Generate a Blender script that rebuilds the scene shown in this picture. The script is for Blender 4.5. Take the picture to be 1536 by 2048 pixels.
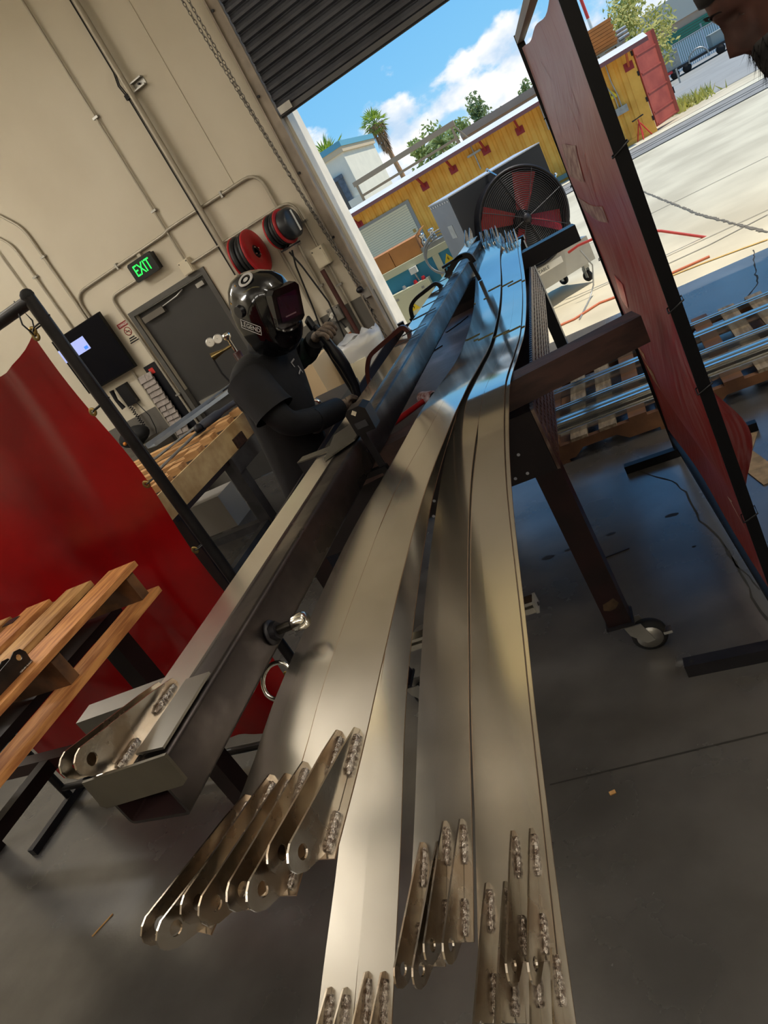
import bpy, bmesh, math, random
from mathutils import Vector, Matrix, Euler
random.seed(7)
for _o in list(bpy.data.objects): bpy.data.objects.remove(_o)
SC = bpy.context.scene
COL = SC.collection
R = math.radians

# ------------------------------------------------------------------ camera
CAM_H = 1.78
YAW, PITCH, ROLL, FPX = R(27.24), R(21.28), R(-30.79), 1365.0
CAM = Vector((0, 0, CAM_H))
_f = Vector((-math.sin(YAW)*math.cos(PITCH), math.cos(YAW)*math.cos(PITCH), -math.sin(PITCH)))
_r = Vector((math.cos(YAW), math.sin(YAW), 0))
_u = _r.cross(_f)
CR = _r*math.cos(ROLL) + _u*math.sin(ROLL)
CU = -_r*math.sin(ROLL) + _u*math.cos(ROLL)
cd = bpy.data.cameras.new('camera'); cam = bpy.data.objects.new('camera', cd); COL.objects.link(cam)
cd.sensor_fit = 'HORIZONTAL'; cd.sensor_width = 36.0; cd.lens = 36.0*FPX/1536.0
cd.clip_start = 0.02; cd.clip_end = 500
cam.matrix_world = Matrix(((CR.x, CU.x, -_f.x, 0), (CR.y, CU.y, -_f.y, 0), (CR.z, CU.z, -_f.z, CAM_H), (0, 0, 0, 1)))
SC.camera = cam

def ray(px, py): return _f + CR*((px-768)/FPX) - CU*((py-1024)/FPX)
def AZ(px, py, z): d = ray(px, py); return CAM + d*((z-CAM_H)/d.z)
def AY(px, py, y): d = ray(px, py); return CAM + d*(y/d.y)
def AX(px, py, x): d = ray(px, py); return CAM + d*(x/d.x)
def GZ(y): return -0.029*min(23.6, max(0.0, y-6.4))          # the yard falls gently away from the building, then levels out
def AG(px, py):                                   # on the sloped yard
    d = ray(px, py); k = 0.029
    return CAM + d*((k*6.4-CAM_H)/(d.z+k*d.y))

# ------------------------------------------------------------------ sky, sun, exposure
W = bpy.data.worlds.new('sky'); SC.world = W; W.use_nodes = True
nt = W.node_tree; nt.nodes.clear()
def nd(t, **k):
    n = nt.nodes.new(t)
    for a, b in k.items(): setattr(n, a, b)
    return n
def math_node(nt, op, a, b=None, clamp=False):
    n = nt.nodes.new('ShaderNodeMath'); n.operation = op; n.use_clamp = clamp
    for i, v in enumerate((a, b)):
        if v is None: continue
        if isinstance(v, (int, float)): n.inputs[i].default_value = v
        else: nt.links.new(v, n.inputs[i])
    return n.outputs[0]
tc = nd('ShaderNodeTexCoord'); sep = nd('ShaderNodeSeparateXYZ'); nt.links.new(tc.outputs['Generated'], sep.inputs[0])
ramp = nd('ShaderNodeValToRGB'); nt.links.new(sep.outputs['Z'], ramp.inputs[0])
cr = ramp.color_ramp; cr.elements[0].position = 0.0; cr.elements[0].color = (0.36, 0.56, 0.72, 1)
cr.elements[1].position = 0.55; cr.elements[1].color = (0.08, 0.27, 0.60, 1)
e = cr.elements.new(0.10); e.color = (0.17, 0.43, 0.68, 1)
e = cr.elements.new(0.25); e.color = (0.11, 0.35, 0.65, 1)
mp = nd('ShaderNodeMapping'); mp.inputs['Scale'].default_value = (9, 9, 14); nt.links.new(tc.outputs['Generated'], mp.inputs[0])
nz = nd('ShaderNodeTexNoise'); nz.inputs['Scale'].default_value = 1.25; nz.inputs['Detail'].default_value = 6; nz.inputs['Roughness'].default_value = 0.52
nt.links.new(mp.outputs[0], nz.inputs['Vector'])
# cumulus bank: denser towards the horizon all around, thinning upward
el = math_node(nt, 'MULTIPLY', sep.outputs['Z'], 2.7)
c1 = math_node(nt, 'SUBTRACT', nz.outputs['Fac'], el)
mr = nd('ShaderNodeMapRange'); mr.interpolation_type = 'SMOOTHSTEP'
mr.inputs['From Min'].default_value = 0.24; mr.inputs['From Max'].default_value = 0.34
nt.links.new(c1, mr.inputs['Value'])
mp2 = nd('ShaderNodeMapping'); mp2.inputs['Scale'].default_value = (2.2, 2.2, 6); nt.links.new(tc.outputs['Generated'], mp2.inputs[0])
nz2 = nd('ShaderNodeTexNoise'); nz2.inputs['Scale'].default_value = 1.6; nz2.inputs['Detail'].default_value = 5
nt.links.new(mp2.outputs[0], nz2.inputs['Vector'])
mr2 = nd('ShaderNodeMapRange'); mr2.interpolation_type = 'SMOOTHSTEP'
mr2.inputs['From Min'].default_value = 0.62; mr2.inputs['From Max'].default_value = 0.84; mr2.inputs['To Max'].default_value = 0.6
nt.links.new(nz2.outputs['Fac'], mr2.inputs['Value'])
mx = math_node(nt, 'MAXIMUM', mr.outputs[0], mr2.outputs[0])
nz3 = nd('ShaderNodeTexNoise'); nz3.inputs['Scale'].default_value = 2.4; nz3.inputs['Detail'].default_value = 4
nt.links.new(mp.outputs[0], nz3.inputs['Vector'])
cc = nd('ShaderNodeValToRGB'); nt.links.new(nz3.outputs['Fac'], cc.inputs[0])
cc.color_ramp.elements[0].position = 0.35; cc.color_ramp.elements[0].color = (0.42, 0.54, 0.68, 1)
cc.color_ramp.elements[1].position = 0.58; cc.color_ramp.elements[1].color = (0.74, 0.75, 0.76, 1)
mix = nd('ShaderNodeMix', data_type='RGBA'); nt.links.new(mx, mix.inputs[0]); nt.links.new(ramp.outputs[0], mix.inputs[6]); nt.links.new(cc.outputs[0], mix.inputs[7])
bg = nd('ShaderNodeBackground'); bg.inputs['Strength'].default_value = 1.4; nt.links.new(mix.outputs[2], bg.inputs[0])
wo = nd('ShaderNodeOutputWorld'); nt.links.new(bg.outputs[0], wo.inputs[0])

sl = bpy.data.lights.new('sun', 'SUN'); sl.energy = 4.4; sl.angle = R(0.55); sl.color = (1.0, 0.94, 0.83)
sun = bpy.data.objects.new('sun', sl); COL.objects.link(sun)
sun.rotation_euler = Vector((0.42, 0.055, 0.9)).to_track_quat('Z', 'Y').to_euler(); sun.location = (6, 12, 20)
vs = SC.view_settings; vs.view_transform = 'Standard'; vs.look = 'None'; vs.gamma = 1.0; vs.exposure = 0.0; vs.use_curve_mapping = False
LAMP_W = 58.0        # watts of each ceiling fixture tube pair

# ------------------------------------------------------------------ materials
def srgb(r, g, b):
    def f(c):
        c /= 255.0
        return c/12.92 if c <= 0.04045 else ((c+0.055)/1.055)**2.4
    return (f(r), f(g), f(b), 1)
MATS = {}
def mat(name, col, rough=0.6, metal=0.0, var=0.0, vscale=4.0, col2=None, bump=0.0, bscale=40.0, stretch=None, emit=None, estr=0.0,
        alpha=1.0, trans=0.0, ior=1.45, coat=0.0, spec=0.5, detail=5.0, lo=0.38, hi=0.62, rvar=0.0, sheen=0.0):
    if name in MATS: return MATS[name]
    m = bpy.data.materials.new(name); m.use_nodes = True; t = m.node_tree; b = t.nodes['Principled BSDF']
    b.inputs['Base Color'].default_value = col; b.inputs['Roughness'].default_value = rough; b.inputs['Metallic'].default_value = metal
    b.inputs['IOR'].default_value = ior; b.inputs['Specular IOR Level'].default_value = spec
    b.inputs['Coat Weight'].default_value = coat; b.inputs['Transmission Weight'].default_value = trans; b.inputs['Alpha'].default_value = alpha
    if sheen: b.inputs['Sheen Weight'].default_value = sheen
    if emit: b.inputs['Emission Color'].default_value = emit; b.inputs['Emission Strength'].default_value = estr
    if var > 0 or bump > 0 or rvar > 0:
        tcn = t.nodes.new('ShaderNodeTexCoord'); mpn = t.nodes.new('ShaderNodeMapping')
        if stretch: mpn.inputs['Scale'].default_value = stretch
        geo = t.nodes.new('ShaderNodeNewGeometry')
        t.links.new(geo.outputs['Position'] if stretch is None else tcn.outputs['Object'], mpn.inputs[0])
        if stretch is None: mpn.inputs['Scale'].default_value = (1, 1, 1)
    if var > 0 or rvar > 0:
        n = t.nodes.new('ShaderNodeTexNoise'); n.inputs['Scale'].default_value = vscale; n.inputs['Detail'].default_value = detail
        t.links.new(mpn.outputs[0], n.inputs['Vector'])
        mrn = t.nodes.new('ShaderNodeMapRange'); mrn.inputs['From Min'].default_value = lo; mrn.inputs['From Max'].default_value = hi
        t.links.new(n.outputs['Fac'], mrn.inputs['Value'])
        if var > 0:
            mxn = t.nodes.new('ShaderNodeMix'); mxn.data_type = 'RGBA'
            c2 = col2 if col2 else tuple(c*(1-var) for c in col[:3])+(1,)
            mxn.inputs[6].default_value = col; mxn.inputs[7].default_value = c2
            t.links.new(mrn.outputs[0], mxn.inputs[0]); t.links.new(mxn.outputs[2], b.inputs['Base Color'])
        if rvar > 0:
            mr3 = t.nodes.new('ShaderNodeMapRange'); mr3.inputs['To Min'].default_value = max(0.02, rough-rvar); mr3.inputs['To Max'].default_value = min(1, rough+rvar)
            t.links.new(mrn.outputs[0], mr3.inputs['Value']); t.links.new(mr3.outputs[0], b.inputs['Roughness'])
    if bump > 0:
        n2 = t.nodes.new('ShaderNodeTexNoise'); n2.inputs['Scale'].default_value = bscale; n2.inputs['Detail'].default_value = 4
        t.links.new(mpn.outputs[0], n2.inputs['Vector'])
        bp = t.nodes.new('ShaderNodeBump'); bp.inputs['Strength'].default_value = bump; bp.inputs['Distance'].default_value = 0.01
        t.links.new(n2.outputs['Fac'], bp.inputs['Height']); t.links.new(bp.outputs[0], b.inputs['Normal'])
    MATS[name] = m
    return m

# ------------------------------------------------------------------ mesh helpers
class MB:
    """collects shapes given in world coordinates, then becomes ONE mesh object"""
    def __init__(s): s.v = []; s.f = []; s.sm = []
    def add(s, vs, fs, smooth=False):
        o = len(s.v); s.v += [tuple(v) for v in vs]; s.f += [tuple(i+o for i in f) for f in fs]; s.sm += [smooth]*len(fs); return s
    def box(s, c, size, M=None):
        hx, hy, hz = (x/2 for x in size); c = Vector(c)
        vs = [Vector((x, y, z)) for x in (-hx, hx) for y in (-hy, hy) for z in (-hz, hz)]
        if M is not None: vs = [M @ v for v in vs]
        return s.add([c+v for v in vs], [(0, 1, 3, 2), (4, 6, 7, 5), (0, 4, 5, 1), (2, 3, 7, 6), (0, 2, 6, 4), (1, 5, 7, 3)])
    def b2(s, x0, x1, y0, y1, z0, z1): return s.box(((x0+x1)/2, (y0+y1)/2, (z0+z1)/2), (abs(x1-x0), abs(y1-y0), abs(z1-z0)))
    def bar(s, p0, p1, w, h, up=(0, 0, 1)):
        p0 = Vector(p0); p1 = Vector(p1); d = (p1-p0).normalized(); up = Vector(up)
        if abs(d.dot(up)) > 0.99: up = Vector((1, 0, 0))
        sx = d.cross(up).normalized(); uz = sx.cross(d).normalized()
        vs = [p+sx*(a*w/2)+uz*(b*h/2) for p in (p0, p1) for a, b in ((-1, -1), (1, -1), (1, 1), (-1, 1))]
        return s.add(vs, [(3, 2, 1, 0), (4, 5, 6, 7), (0, 1, 5, 4), (1, 2, 6, 5), (2, 3, 7, 6), (3, 0, 4, 7)])
    def tube(s, pts, r, n=8, cap=True, closed=False):
        pts = [Vector(p) for p in pts]; rs = r if isinstance(r, (list, tuple)) else [r]*len(pts)
        rings = []; prev = None
        for i, p in enumerate(pts):
            if closed: d = (pts[(i+1) % len(pts)]-pts[i-1]).normalized()
            else: d = (pts[min(i+1, len(pts)-1)]-pts[max(i-1, 0)]).normalized()
            if prev is None:
                a = Vector((0, 0, 1)) if abs(d.z) < 0.9 else Vector((1, 0, 0)); sx = d.cross(a).normalized()
            else:
                sx = (prev-d*prev.dot(d))
                sx = sx.normalized() if sx.length > 1e-6 else d.orthogonal().normalized()
            prev = sx; sy = d.cross(sx)
            rings.append([p+(sx*math.cos(2*math.pi*k/n)+sy*math.sin(2*math.pi*k/n))*rs[i] for k in range(n)])
        vs = [v for rg in rings for v in rg]; fs = []
        m = len(pts)
        for i in range(m if closed else m-1):
            j = (i+1) % m
            for k in range(n): fs.append((i*n+k, i*n+(k+1) % n, j*n+(k+1) % n, j*n+k))
        s.add(vs, fs, True)
        if cap and not closed:
            s.add(rings[0], [tuple(range(n))[::-1]]); s.add(rings[-1], [tuple(range(n))])
        return s
    def cyl(s, p0, p1, r0, r1=None, n=16): return s.tube([p0, p1], [r0, r0 if r1 is None else r1], n)
    def lathe(s, prof, origin, axis=(0, 0, 1), n=24):     # prof: (radius, height along axis)
        o = Vector(origin); az = Vector(axis).normalized(); ax = az.orthogonal().normalized(); ay = az.cross(ax)
        vs = []
        for r, h in prof:
            for k in range(n):
                a = 2*math.pi*k/n; vs.append(o+az*h+(ax*math.cos(a)+ay*math.sin(a))*max(r, 1e-5))
        fs = [(i*n+k, i*n+(k+1) % n, (i+1)*n+(k+1) % n, (i+1)*n+k) for i in range(len(prof)-1) for k in range(n)]
        return s.add(vs, fs, True)
    def sphere(s, c, r, n=12, m=8, sc=(1, 1, 1), M=None):
        c = Vector(c); vs = []; fs = []
        for i in range(m+1):
            t = math.pi*i/m
            for k in range(n):
                p = 2*math.pi*k/n
                v = Vector((r*sc[0]*math.sin(t)*math.cos(p), r*sc[1]*math.sin(t)*math.sin(p), r*sc[2]*math.cos(t)))
                vs.append(c+(M @ v if M is not None else v))
        for i in range(m):
            for k in range(n): fs.append((i*n+k, (i+1)*n+k, (i+1)*n+(k+1) % n, i*n+(k+1) % n))
        return s.add(vs, fs, True)
    def prism(s, outline, o, ax, ay, t, hole=None):         # flat outline (2D) in plane (ax, ay) at o, thickness t along ax x ay
        o = Vector(o); ax = Vector(ax); ay = Vector(ay); nz_ = ax.cross(ay).normalized()
        n = len(outline)
        if hole is None:
            a = [o+ax*x+ay*y-nz_*t/2 for x, y in outline]; b = [v+nz_*t for v in a]
            return s.add(a+b, [tuple(range(n))[::-1], tuple(range(n, 2*n))]+[(i, (i+1) % n, n+(i+1) % n, n+i) for i in range(n)])
        hc, hr = hole; m = 16
        bm = bmesh.new()
        ov = [bm.verts.new((x, y, 0)) for x, y in outline]
        hv = [bm.verts.new((hc[0]+hr*math.cos(2*math.pi*k/m), hc[1]+hr*math.sin(2*math.pi*k/m), 0)) for k in range(m)]
        es = [bm.edges.new((ov[i], ov[(i+1) % n])) for i in range(n)]+[bm.edges.new((hv[i], hv[(i+1) % m])) for i in range(m)]
        bmesh.ops.triangle_fill(bm, edges=es, use_beauty=True, use_dissolve=False)
        bm.verts.index_update()
        fl = [[v.index for v in f.verts] for f in bm.faces]
        # orient all triangles the same way
        co = [v.co.copy() for v in bm.verts]; bm.free()
        fl = [f if (co[f[1]]-co[f[0]]).cross(co[f[2]]-co[f[0]]).z > 0 else f[::-1] for f in fl]
        a = [o+ax*c.x+ay*c.y-nz_*t/2 for c in co]; b = [v+nz_*t for v in a]; q = len(co)
        fs = [tuple(f[::-1]) for f in fl]+[tuple(i+q for i in f) for f in fl]
        fs += [(i, (i+1) % n, q+(i+1) % n, q+i) for i in range(n)]
        fs += [(n+(i+1) % m, n+i, q+n+i, q+n+(i+1) % m) for i in range(m)]
        return s.add(a+b, fs)
    def grid(s, rows, smooth=True, closed=False):            # rows of points -> surface
        n = len(rows[0]); vs = [v for r_ in rows for v in r_]
        fs = [(i*n+k, i*n+k+1, (i+1)*n+k+1, (i+1)*n+k) for i in range(len(rows)-1) for k in range(n-1)]
        if closed: fs += [(i*n+n-1, i*n, (i+1)*n, (i+1)*n+n-1) for i in range(len(rows)-1)]
        return s.add(vs, fs, smooth)
    def mesh(s, name):
        me = bpy.data.meshes.new(name); me.from_pydata(s.v, [], s.f); me.update()
        me.polygons.foreach_set('use_smooth', s.sm); me.validate(); return me
    def obj(s, name, m, parent=None, **props):
        # local origin at the mesh's own base centre, so the object sits where its geometry is
        if parent is None and s.v:
            xs = [v[0] for v in s.v]; ys = [v[1] for v in s.v]; zs = [v[2] for v in s.v]
            c = Vector(((min(xs)+max(xs))/2, (min(ys)+max(ys))/2, min(zs)))
            s.v = [(v[0]-c.x, v[1]-c.y, v[2]-c.z) for v in s.v]
        else: c = Vector((0, 0, 0))
        o = bpy.data.objects.new(name, s.mesh(name)); COL.objects.link(o); o.location = c
        if m: o.data.materials.append(m)
        if parent is not None: adopt(o, parent)
        for k, v in props.items(): o[k] = v
        return o
def world_of(o):
    M = Matrix.LocRotScale(o.location, o.rotation_euler, o.scale)
    return (world_of(o.parent) @ o.matrix_parent_inverse @ M) if o.parent else M
def adopt(o, parent):
    o.parent = parent; o.matrix_parent_inverse = world_of(parent).inverted()
def thing(name, label, cat, loc, group=None):
    o = bpy.data.objects.new(name, None); COL.objects.link(o); o.location = Vector(loc); o.empty_display_size = 0.1
    o['label'] = label; o['category'] = cat
    if group: o['group'] = group
    return o
def tag(o, label, cat, group=None):
    o['label'] = label; o['category'] = cat
    if group: o['group'] = group
    return o
def struct(o): o['kind'] = 'structure'; return o
def dup(root, loc=None, rot=None, label=None, group=None, parent=None):
    r_ = root.copy(); COL.objects.link(r_)
    if parent is not None: r_.parent = parent
    if loc is not None: r_.location = Vector(loc)
    if rot is not None: r_.rotation_euler = rot
    if label: r_['label'] = label
    if group: r_['group'] = group
    for ch in list(root.children): dup(ch, parent=r_)
    return r_
def arc(c, r, a0, a1, n, ax=(1, 0, 0), ay=(0, 0, 1)):
    c = Vector(c); ax = Vector(ax); ay = Vector(ay)
    return [c+ax*(r*math.cos(a0+(a1-a0)*i/n))+ay*(r*math.sin(a0+(a1-a0)*i/n)) for i in range(n+1)]
def rounded(pts, r, n=5):                                    # polyline with rounded corners
    pts = [Vector(p) for p in pts]; out = [pts[0]]
    for i in range(1, len(pts)-1):
        a, b, c = pts[i-1], pts[i], pts[i+1]
        d0 = (a-b).normalized(); d1 = (c-b).normalized(); q = min(r, (a-b).length*0.49, (c-b).length*0.49)
        p0 = b+d0*q; p1 = b+d1*q
        for k in range(n+1):
            t = k/n; out.append(p0*(1-t)**2+b*2*t*(1-t)+p1*t*t)
    out.append(pts[-1]); return out
def text_mesh(name, txt, size, o, ax, ay, m, parent, depth=0.0006, align='CENTER', sx=1.0):
    cu = bpy.data.curves.new(name, 'FONT'); cu.body = txt; cu.size = size; cu.extrude = depth; cu.align_x = align; cu.align_y = 'CENTER'; cu.resolution_u = 2
    tmp = bpy.data.objects.new(name+'_tmp', cu); COL.objects.link(tmp)
    bpy.context.view_layer.update()
    me = bpy.data.meshes.new_from_object(tmp.evaluated_get(bpy.context.evaluated_depsgraph_get()))
    bpy.data.objects.remove(tmp); bpy.data.curves.remove(cu)
    ax = Vector(ax).normalized(); ay = Vector(ay).normalized(); az = ax.cross(ay)
    me.transform(Matrix(((ax.x*sx, ay.x, az.x, o[0]), (ax.y*sx, ay.y, az.y, o[1]), (ax.z*sx, ay.z, az.z, o[2]), (0, 0, 0, 1))))
    ob = bpy.data.objects.new(name, me); COL.objects.link(ob); me.materials.clear(); me.materials.append(m)
    if parent is not None: adopt(ob, parent)
    return ob
def interp(x, xs, ys):
    if x <= xs[0]: return ys[0]
    for i in range(len(xs)-1):
        if x <= xs[i+1]: t = (x-xs[i])/(xs[i+1]-xs[i]); return ys[i]*(1-t)+ys[i+1]*t
    return ys[-1]
def smooth_interp(x, xs, ys):                                # monotone-ish cubic
    if x <= xs[0]: return ys[0]+(x-xs[0])*(ys[1]-ys[0])/(xs[1]-xs[0])
    if x >= xs[-1]: return ys[-1]+(x-xs[-1])*(ys[-1]-ys[-2])/(xs[-1]-xs[-2])
    n = len(xs)
    sl_ = []
    for i in range(n):
        a = max(i-1, 0); b = min(i+1, n-1); sl_.append((ys[b]-ys[a])/(xs[b]-xs[a]))
    for i in range(n-1):
        if x <= xs[i+1]:
            h = xs[i+1]-xs[i]; t = (x-xs[i])/h
            return (2*t**3-3*t*t+1)*ys[i]+(t**3-2*t*t+t)*h*sl_[i]+(-2*t**3+3*t*t)*ys[i+1]+(t**3-t*t)*h*sl_[i+1]

M_black = mat('black_paint', srgb(14, 15, 20), 0.35)
M_dark = mat('dark_steel', srgb(34, 32, 36), 0.45, 0.3, 0.3, 12)
M_steel = mat('mill_steel', srgb(120, 112, 102), 0.36, 0.9, 0.35, 6, bump=0.05, bscale=60, rvar=0.1)
M_galv = mat('galvanised', srgb(172, 170, 164), 0.42, 0.75, 0.2, 9)
M_chrome = mat('chrome', srgb(215, 212, 205), 0.12, 1.0)
M_maroon = mat('maroon_steel', srgb(36, 16, 17), 0.45, 0.1, 0.35, 9, srgb(22, 11, 12), bump=0.08, bscale=30)
M_rubber = mat('black_rubber', srgb(20, 20, 22), 0.75)
M_white = mat('white_plastic', srgb(225, 222, 212), 0.5)
M_red = mat('red_paint', srgb(172, 28, 34), 0.38, 0.0, 0.2, 8)
# ================================================================== the building
YW = 6.1; YO = 6.4           # inside and outside of the front wall
XL, XR, YB, ZC = -7.2, 5.2, -5.0, 5.7
XJ, XJR = -2.08, 3.0         # roller door opening
M_wall = mat('wall_paint', srgb(204, 196, 178), 0.75, 0, 0.1, 0.9, srgb(188, 178, 158), bump=0.02, bscale=18, lo=.3, hi=.75)
# lower grey dado: painted band (flat paint on the same wall)
t = M_wall.node_tree; b = t.nodes['Principled BSDF']
geo = t.nodes.new('ShaderNodeNewGeometry'); sp = t.nodes.new('ShaderNodeSeparateXYZ'); t.links.new(geo.outputs['Position'], sp.inputs[0])
gt = t.nodes.new('ShaderNodeMath'); gt.operation = 'LESS_THAN'; gt.inputs[1].default_value = 1.2; t.links.new(sp.outputs['Z'], gt.inputs[0])
mxn = t.nodes.new('ShaderNodeMix'); mxn.data_type = 'RGBA'; old = b.inputs['Base Color'].links[0].from_socket
t.links.new(gt.outputs[0], mxn.inputs[0]); t.links.new(old, mxn.inputs[6]); mxn.inputs[7].default_value = srgb(98, 94, 88); t.links.new(mxn.outputs[2], b.inputs['Base Color'])
M_ceil = mat('ceiling_paint', srgb(224, 219, 208), 0.8, 0, 0.06, 1.0)
M_reveal = mat('white_jamb_paint', srgb(232, 226, 212), 0.6, 0, 0.12, 5)
M_floor = mat('floor_concrete', srgb(86, 84, 82), 0.26, 0, 0.4, 2.6, srgb(62, 60, 58), spec=0.8, ior=1.55, bump=0.03, bscale=70, rvar=0.06, detail=10, lo=.3, hi=.75)
M_yard = mat('yard_concrete', srgb(204, 192, 164), 0.9, 0, 0.2, 0.7, srgb(180, 168, 142), bump=0.08, bscale=30, detail=8)
M_crack = mat('crack_fill', srgb(38, 36, 32), 0.9)

fl = struct(MB().b2(XL, XR, YB, YO, -0.3, 0.0).obj('floor', M_floor))
def ribbon(pts, w, z_of, m, name, parent, jit=0.0, lift=0.0012):
    pts = [Vector(p) for p in pts]; fine = []
    for a, b_ in zip(pts[:-1], pts[1:]):
        k = max(1, int((b_-a).length/0.05)) if jit else 1
        for i in range(k):
            q = a.lerp(b_, i/k)
            if jit and fine: q = q+Vector((random.uniform(-jit, jit), random.uniform(-jit, jit), 0))
            fine.append(q)
    fine.append(pts[-1]); L = []; Rr = []
    for i, p in enumerate(fine):
        d = (fine[min(i+1, len(fine)-1)]-fine[max(i-1, 0)]).normalized(); nrm = Vector((-d.y, d.x, 0)); ww = w*(random.uniform(0.4, 1.2) if jit else 1)
        for s_, lst in ((1, L), (-1, Rr)):
            v = p+nrm*(s_*ww/2); lst.append((v.x, v.y, z_of(v.y)+lift))
    return MB().grid([L, Rr], False).obj(name, m, parent)
crk = [(1262, 935), (1300, 950), (1345, 960), (1372, 985), (1384, 1015), (1400, 1040), (1430, 1065), (1448, 1090), (1470, 1125), (1490, 1160), (1505, 1195), (1522, 1225), (1536, 1240)]
ribbon([AZ(x, y, 0) for x, y in crk], 0.009, lambda y: 0, M_crack, 'crack', fl, 0.006)
ribbon([AZ(1448, 1090, 0), AZ(1475, 1130, 0), AZ(1500, 1150, 0), AZ(1520, 1180, 0)], 0.006, lambda y: 0, M_crack, 'crack', fl, 0.006)
ribbon([AZ(1506, 500, 0), AZ(1515, 570, 0), AZ(1490, 600, 0), AZ(1475, 625, 0), AZ(1470, 640, 0)], 0.012, lambda y: 0, M_crack, 'crack', fl, 0.01)
ribbon([AZ(1100, 1570, 0), AZ(1536, 1465, 0)], 0.006, lambda y: 0, M_crack, 'control_joint', fl)
M_stain = mat('floor_stain', srgb(34, 30, 26), 0.6)
for (x, y, s_) in ((1344, 1030, .03), (1222, 1068, .025), (1096, 1115, .035), (1135, 1100, .02), (1388, 1093, .01), (1300, 1190, .008), (1275, 1130, .007)):
    c = AZ(x, y, 0); rim = [(c.x+s_*random.uniform(.6, 1.1)*math.cos(a), c.y+.5*s_*random.uniform(.6, 1.1)*math.sin(a), 0.0015) for a in [k*math.pi/6 for k in range(12)]]
    MB().add([(c.x, c.y, 0.0015)]+rim, [(0, k+1, (k+1) % 12+1) for k in range(12)]).obj('oil_stain', M_stain, fl)

# yard: slopes away, with joints and a rail strip
def yz(y): return GZ(y)
yd = MB(); ys_ = [YO, 14, 20.6, 30, 60, 140]
yd.add([(x, y, yz(y)) for y in ys_ for x in (-45, 45)]+[(x, y, yz(y)-0.4) for y in ys_ for x in (-45, 45)],
       [(2*i, 2*i+1, 2*i+3, 2*i+2) for i in range(5)]+[(12+2*i, 12+2*i+2, 12+2*i+3, 12+2*i+1) for i in range(5)])
yard = struct(yd.obj('yard_ground', M_yard)); yard.name = 'floor_yard'
M_asph = mat('old_asphalt', srgb(146, 142, 134), 0.95, 0, 0.25, 1.5, bump=0.1)
M_lot = mat('lot_asphalt', srgb(150, 148, 142), 0.95, 0, 0.12, 0.6)
def yslab(x0, x1, y0, y1, h, m, name, parent):
    n = 4; a = [(x, y0+(y1-y0)*i/n, yz(y0+(y1-y0)*i/n)+h) for i in range(n+1) for x in (x0, x1)]
    return MB().add(a, [(2*i, 2*i+1, 2*i+3, 2*i+2) for i in range(n)]).obj(name, m, parent)
yslab(-30, 40, 21.0, 24.6, 0.006, M_asph, 'asphalt_strip', yard)
yslab(-30, 40, 24.6, 26.2, 0.008, mat('kerb_concrete', srgb(214, 204, 176), 0.85, 0, 0.15, 2), 'kerb_strip', yard)
yslab(2.9, 60, 30.0, 66, 0.01, M_lot, 'asphalt_lot', yard)
for yy, w in ((21.0, .12), (22.3, .09), (23.0, .09), (24.6, .10), (26.2, .08)): yslab(-30, 40, yy-w/2, yy+w/2, 0.014, M_crack, 'rail_groove', yard)
M_joint = mat('joint_dark', srgb(104, 96, 82), 0.9)
J = [AG(1290, 385), AG(1400, 430), AG(1536, 465)]
ribbon([J[0]+(J[0]-J[2])*1.2, J[0], J[1], J[2]], 0.035, yz, M_joint, 'expansion_joint', yard, 0.008, 0.006)
ribbon([(-20, 10.9, 0), (20, 10.9, 0)], 0.02, yz, M_joint, 'control_joint', yard, 0, 0.006)
ribbon([(-20, 7.6, 0), (20, 7.9, 0)], 0.015, yz, M_joint, 'control_joint', yard, 0, 0.006)
ribbon([AG(1300, 545), AG(1420, 490), AG(1536, 430)], 0.02, yz, M_joint, 'control_joint', yard, 0.0, 0.006)
ribbon([AG(1345, 552), AG(1400, 530), AG(1480, 500), AG(1536, 480)], 0.035, yz, mat('yellow_line', srgb(214, 170, 84), 0.8, 0, 0.3, 9), 'worn_yellow_line', yard, 0.0, 0.007)

# front wall: boxes around the two openings
DX0, DX1, DZ = -4.42, -3.50, 2.06
wf = MB()
wf.b2(XL, DX0, YW, YO, 0, ZC).b2(DX0, DX1, YW, YO, DZ, ZC).b2(DX1, XJ, YW, YO, 0, ZC).b2(XJ, XJR, YW, YO, 4.55, ZC).b2(XJR, XR, YW, YO, 0, ZC)
struct(wf.obj('wall_front', M_wall))
struct(MB().b2(XL-.25, XL, YB, YO, 0, ZC).obj('wall_left', M_wall))
struct(MB().b2(XR, XR+.25, YB, YO, 0, ZC).obj('wall_right', M_wall))
struct(MB().b2(XL-.25, XR+.25, YB-.25, YB, 0, ZC).obj('wall_back', M_wall))
struct(MB().b2(XL-.25, XR+.25, YB-.25, YO, ZC, ZC+.2).obj('ceiling', M_ceil))
# steel jamb channel and white painted reveal
M_jamb = mat('jamb_steel', srgb(158, 146, 132), 0.55, 0.1, 0.25, 6)
jb = MB(); jb.b2(XJ-.10, XJ, YW-.035, YW-.002, 0, 4.5).b2(XJ-.012, XJ, YW-.075, YW-.036, 0, 4.5).b2(XJ-.115, XJ-.101, YW-.055, YW-.002, 0, 4.5)
jm = struct(jb.obj('trim_1', M_jamb))
for z in (1.05, 1.75, 2.32, 2.95, 3.6): MB().cyl((XJ-.085, YW-.036, z), (XJ-.085, YW-.05, z), .011, n=8).obj('anchor_bolt', M_dark, jm)
struct(MB().b2(XJ+.002, XJ+.03, YW+.02, YO+.04, 0.0, 4.5).obj('trim_2', M_reveal))
struct(MB().b2(XJR-.03, XJR-.002, YW+.02, YO+.04, 0.0, 4.5).obj('trim_3', M_reveal))

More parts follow.
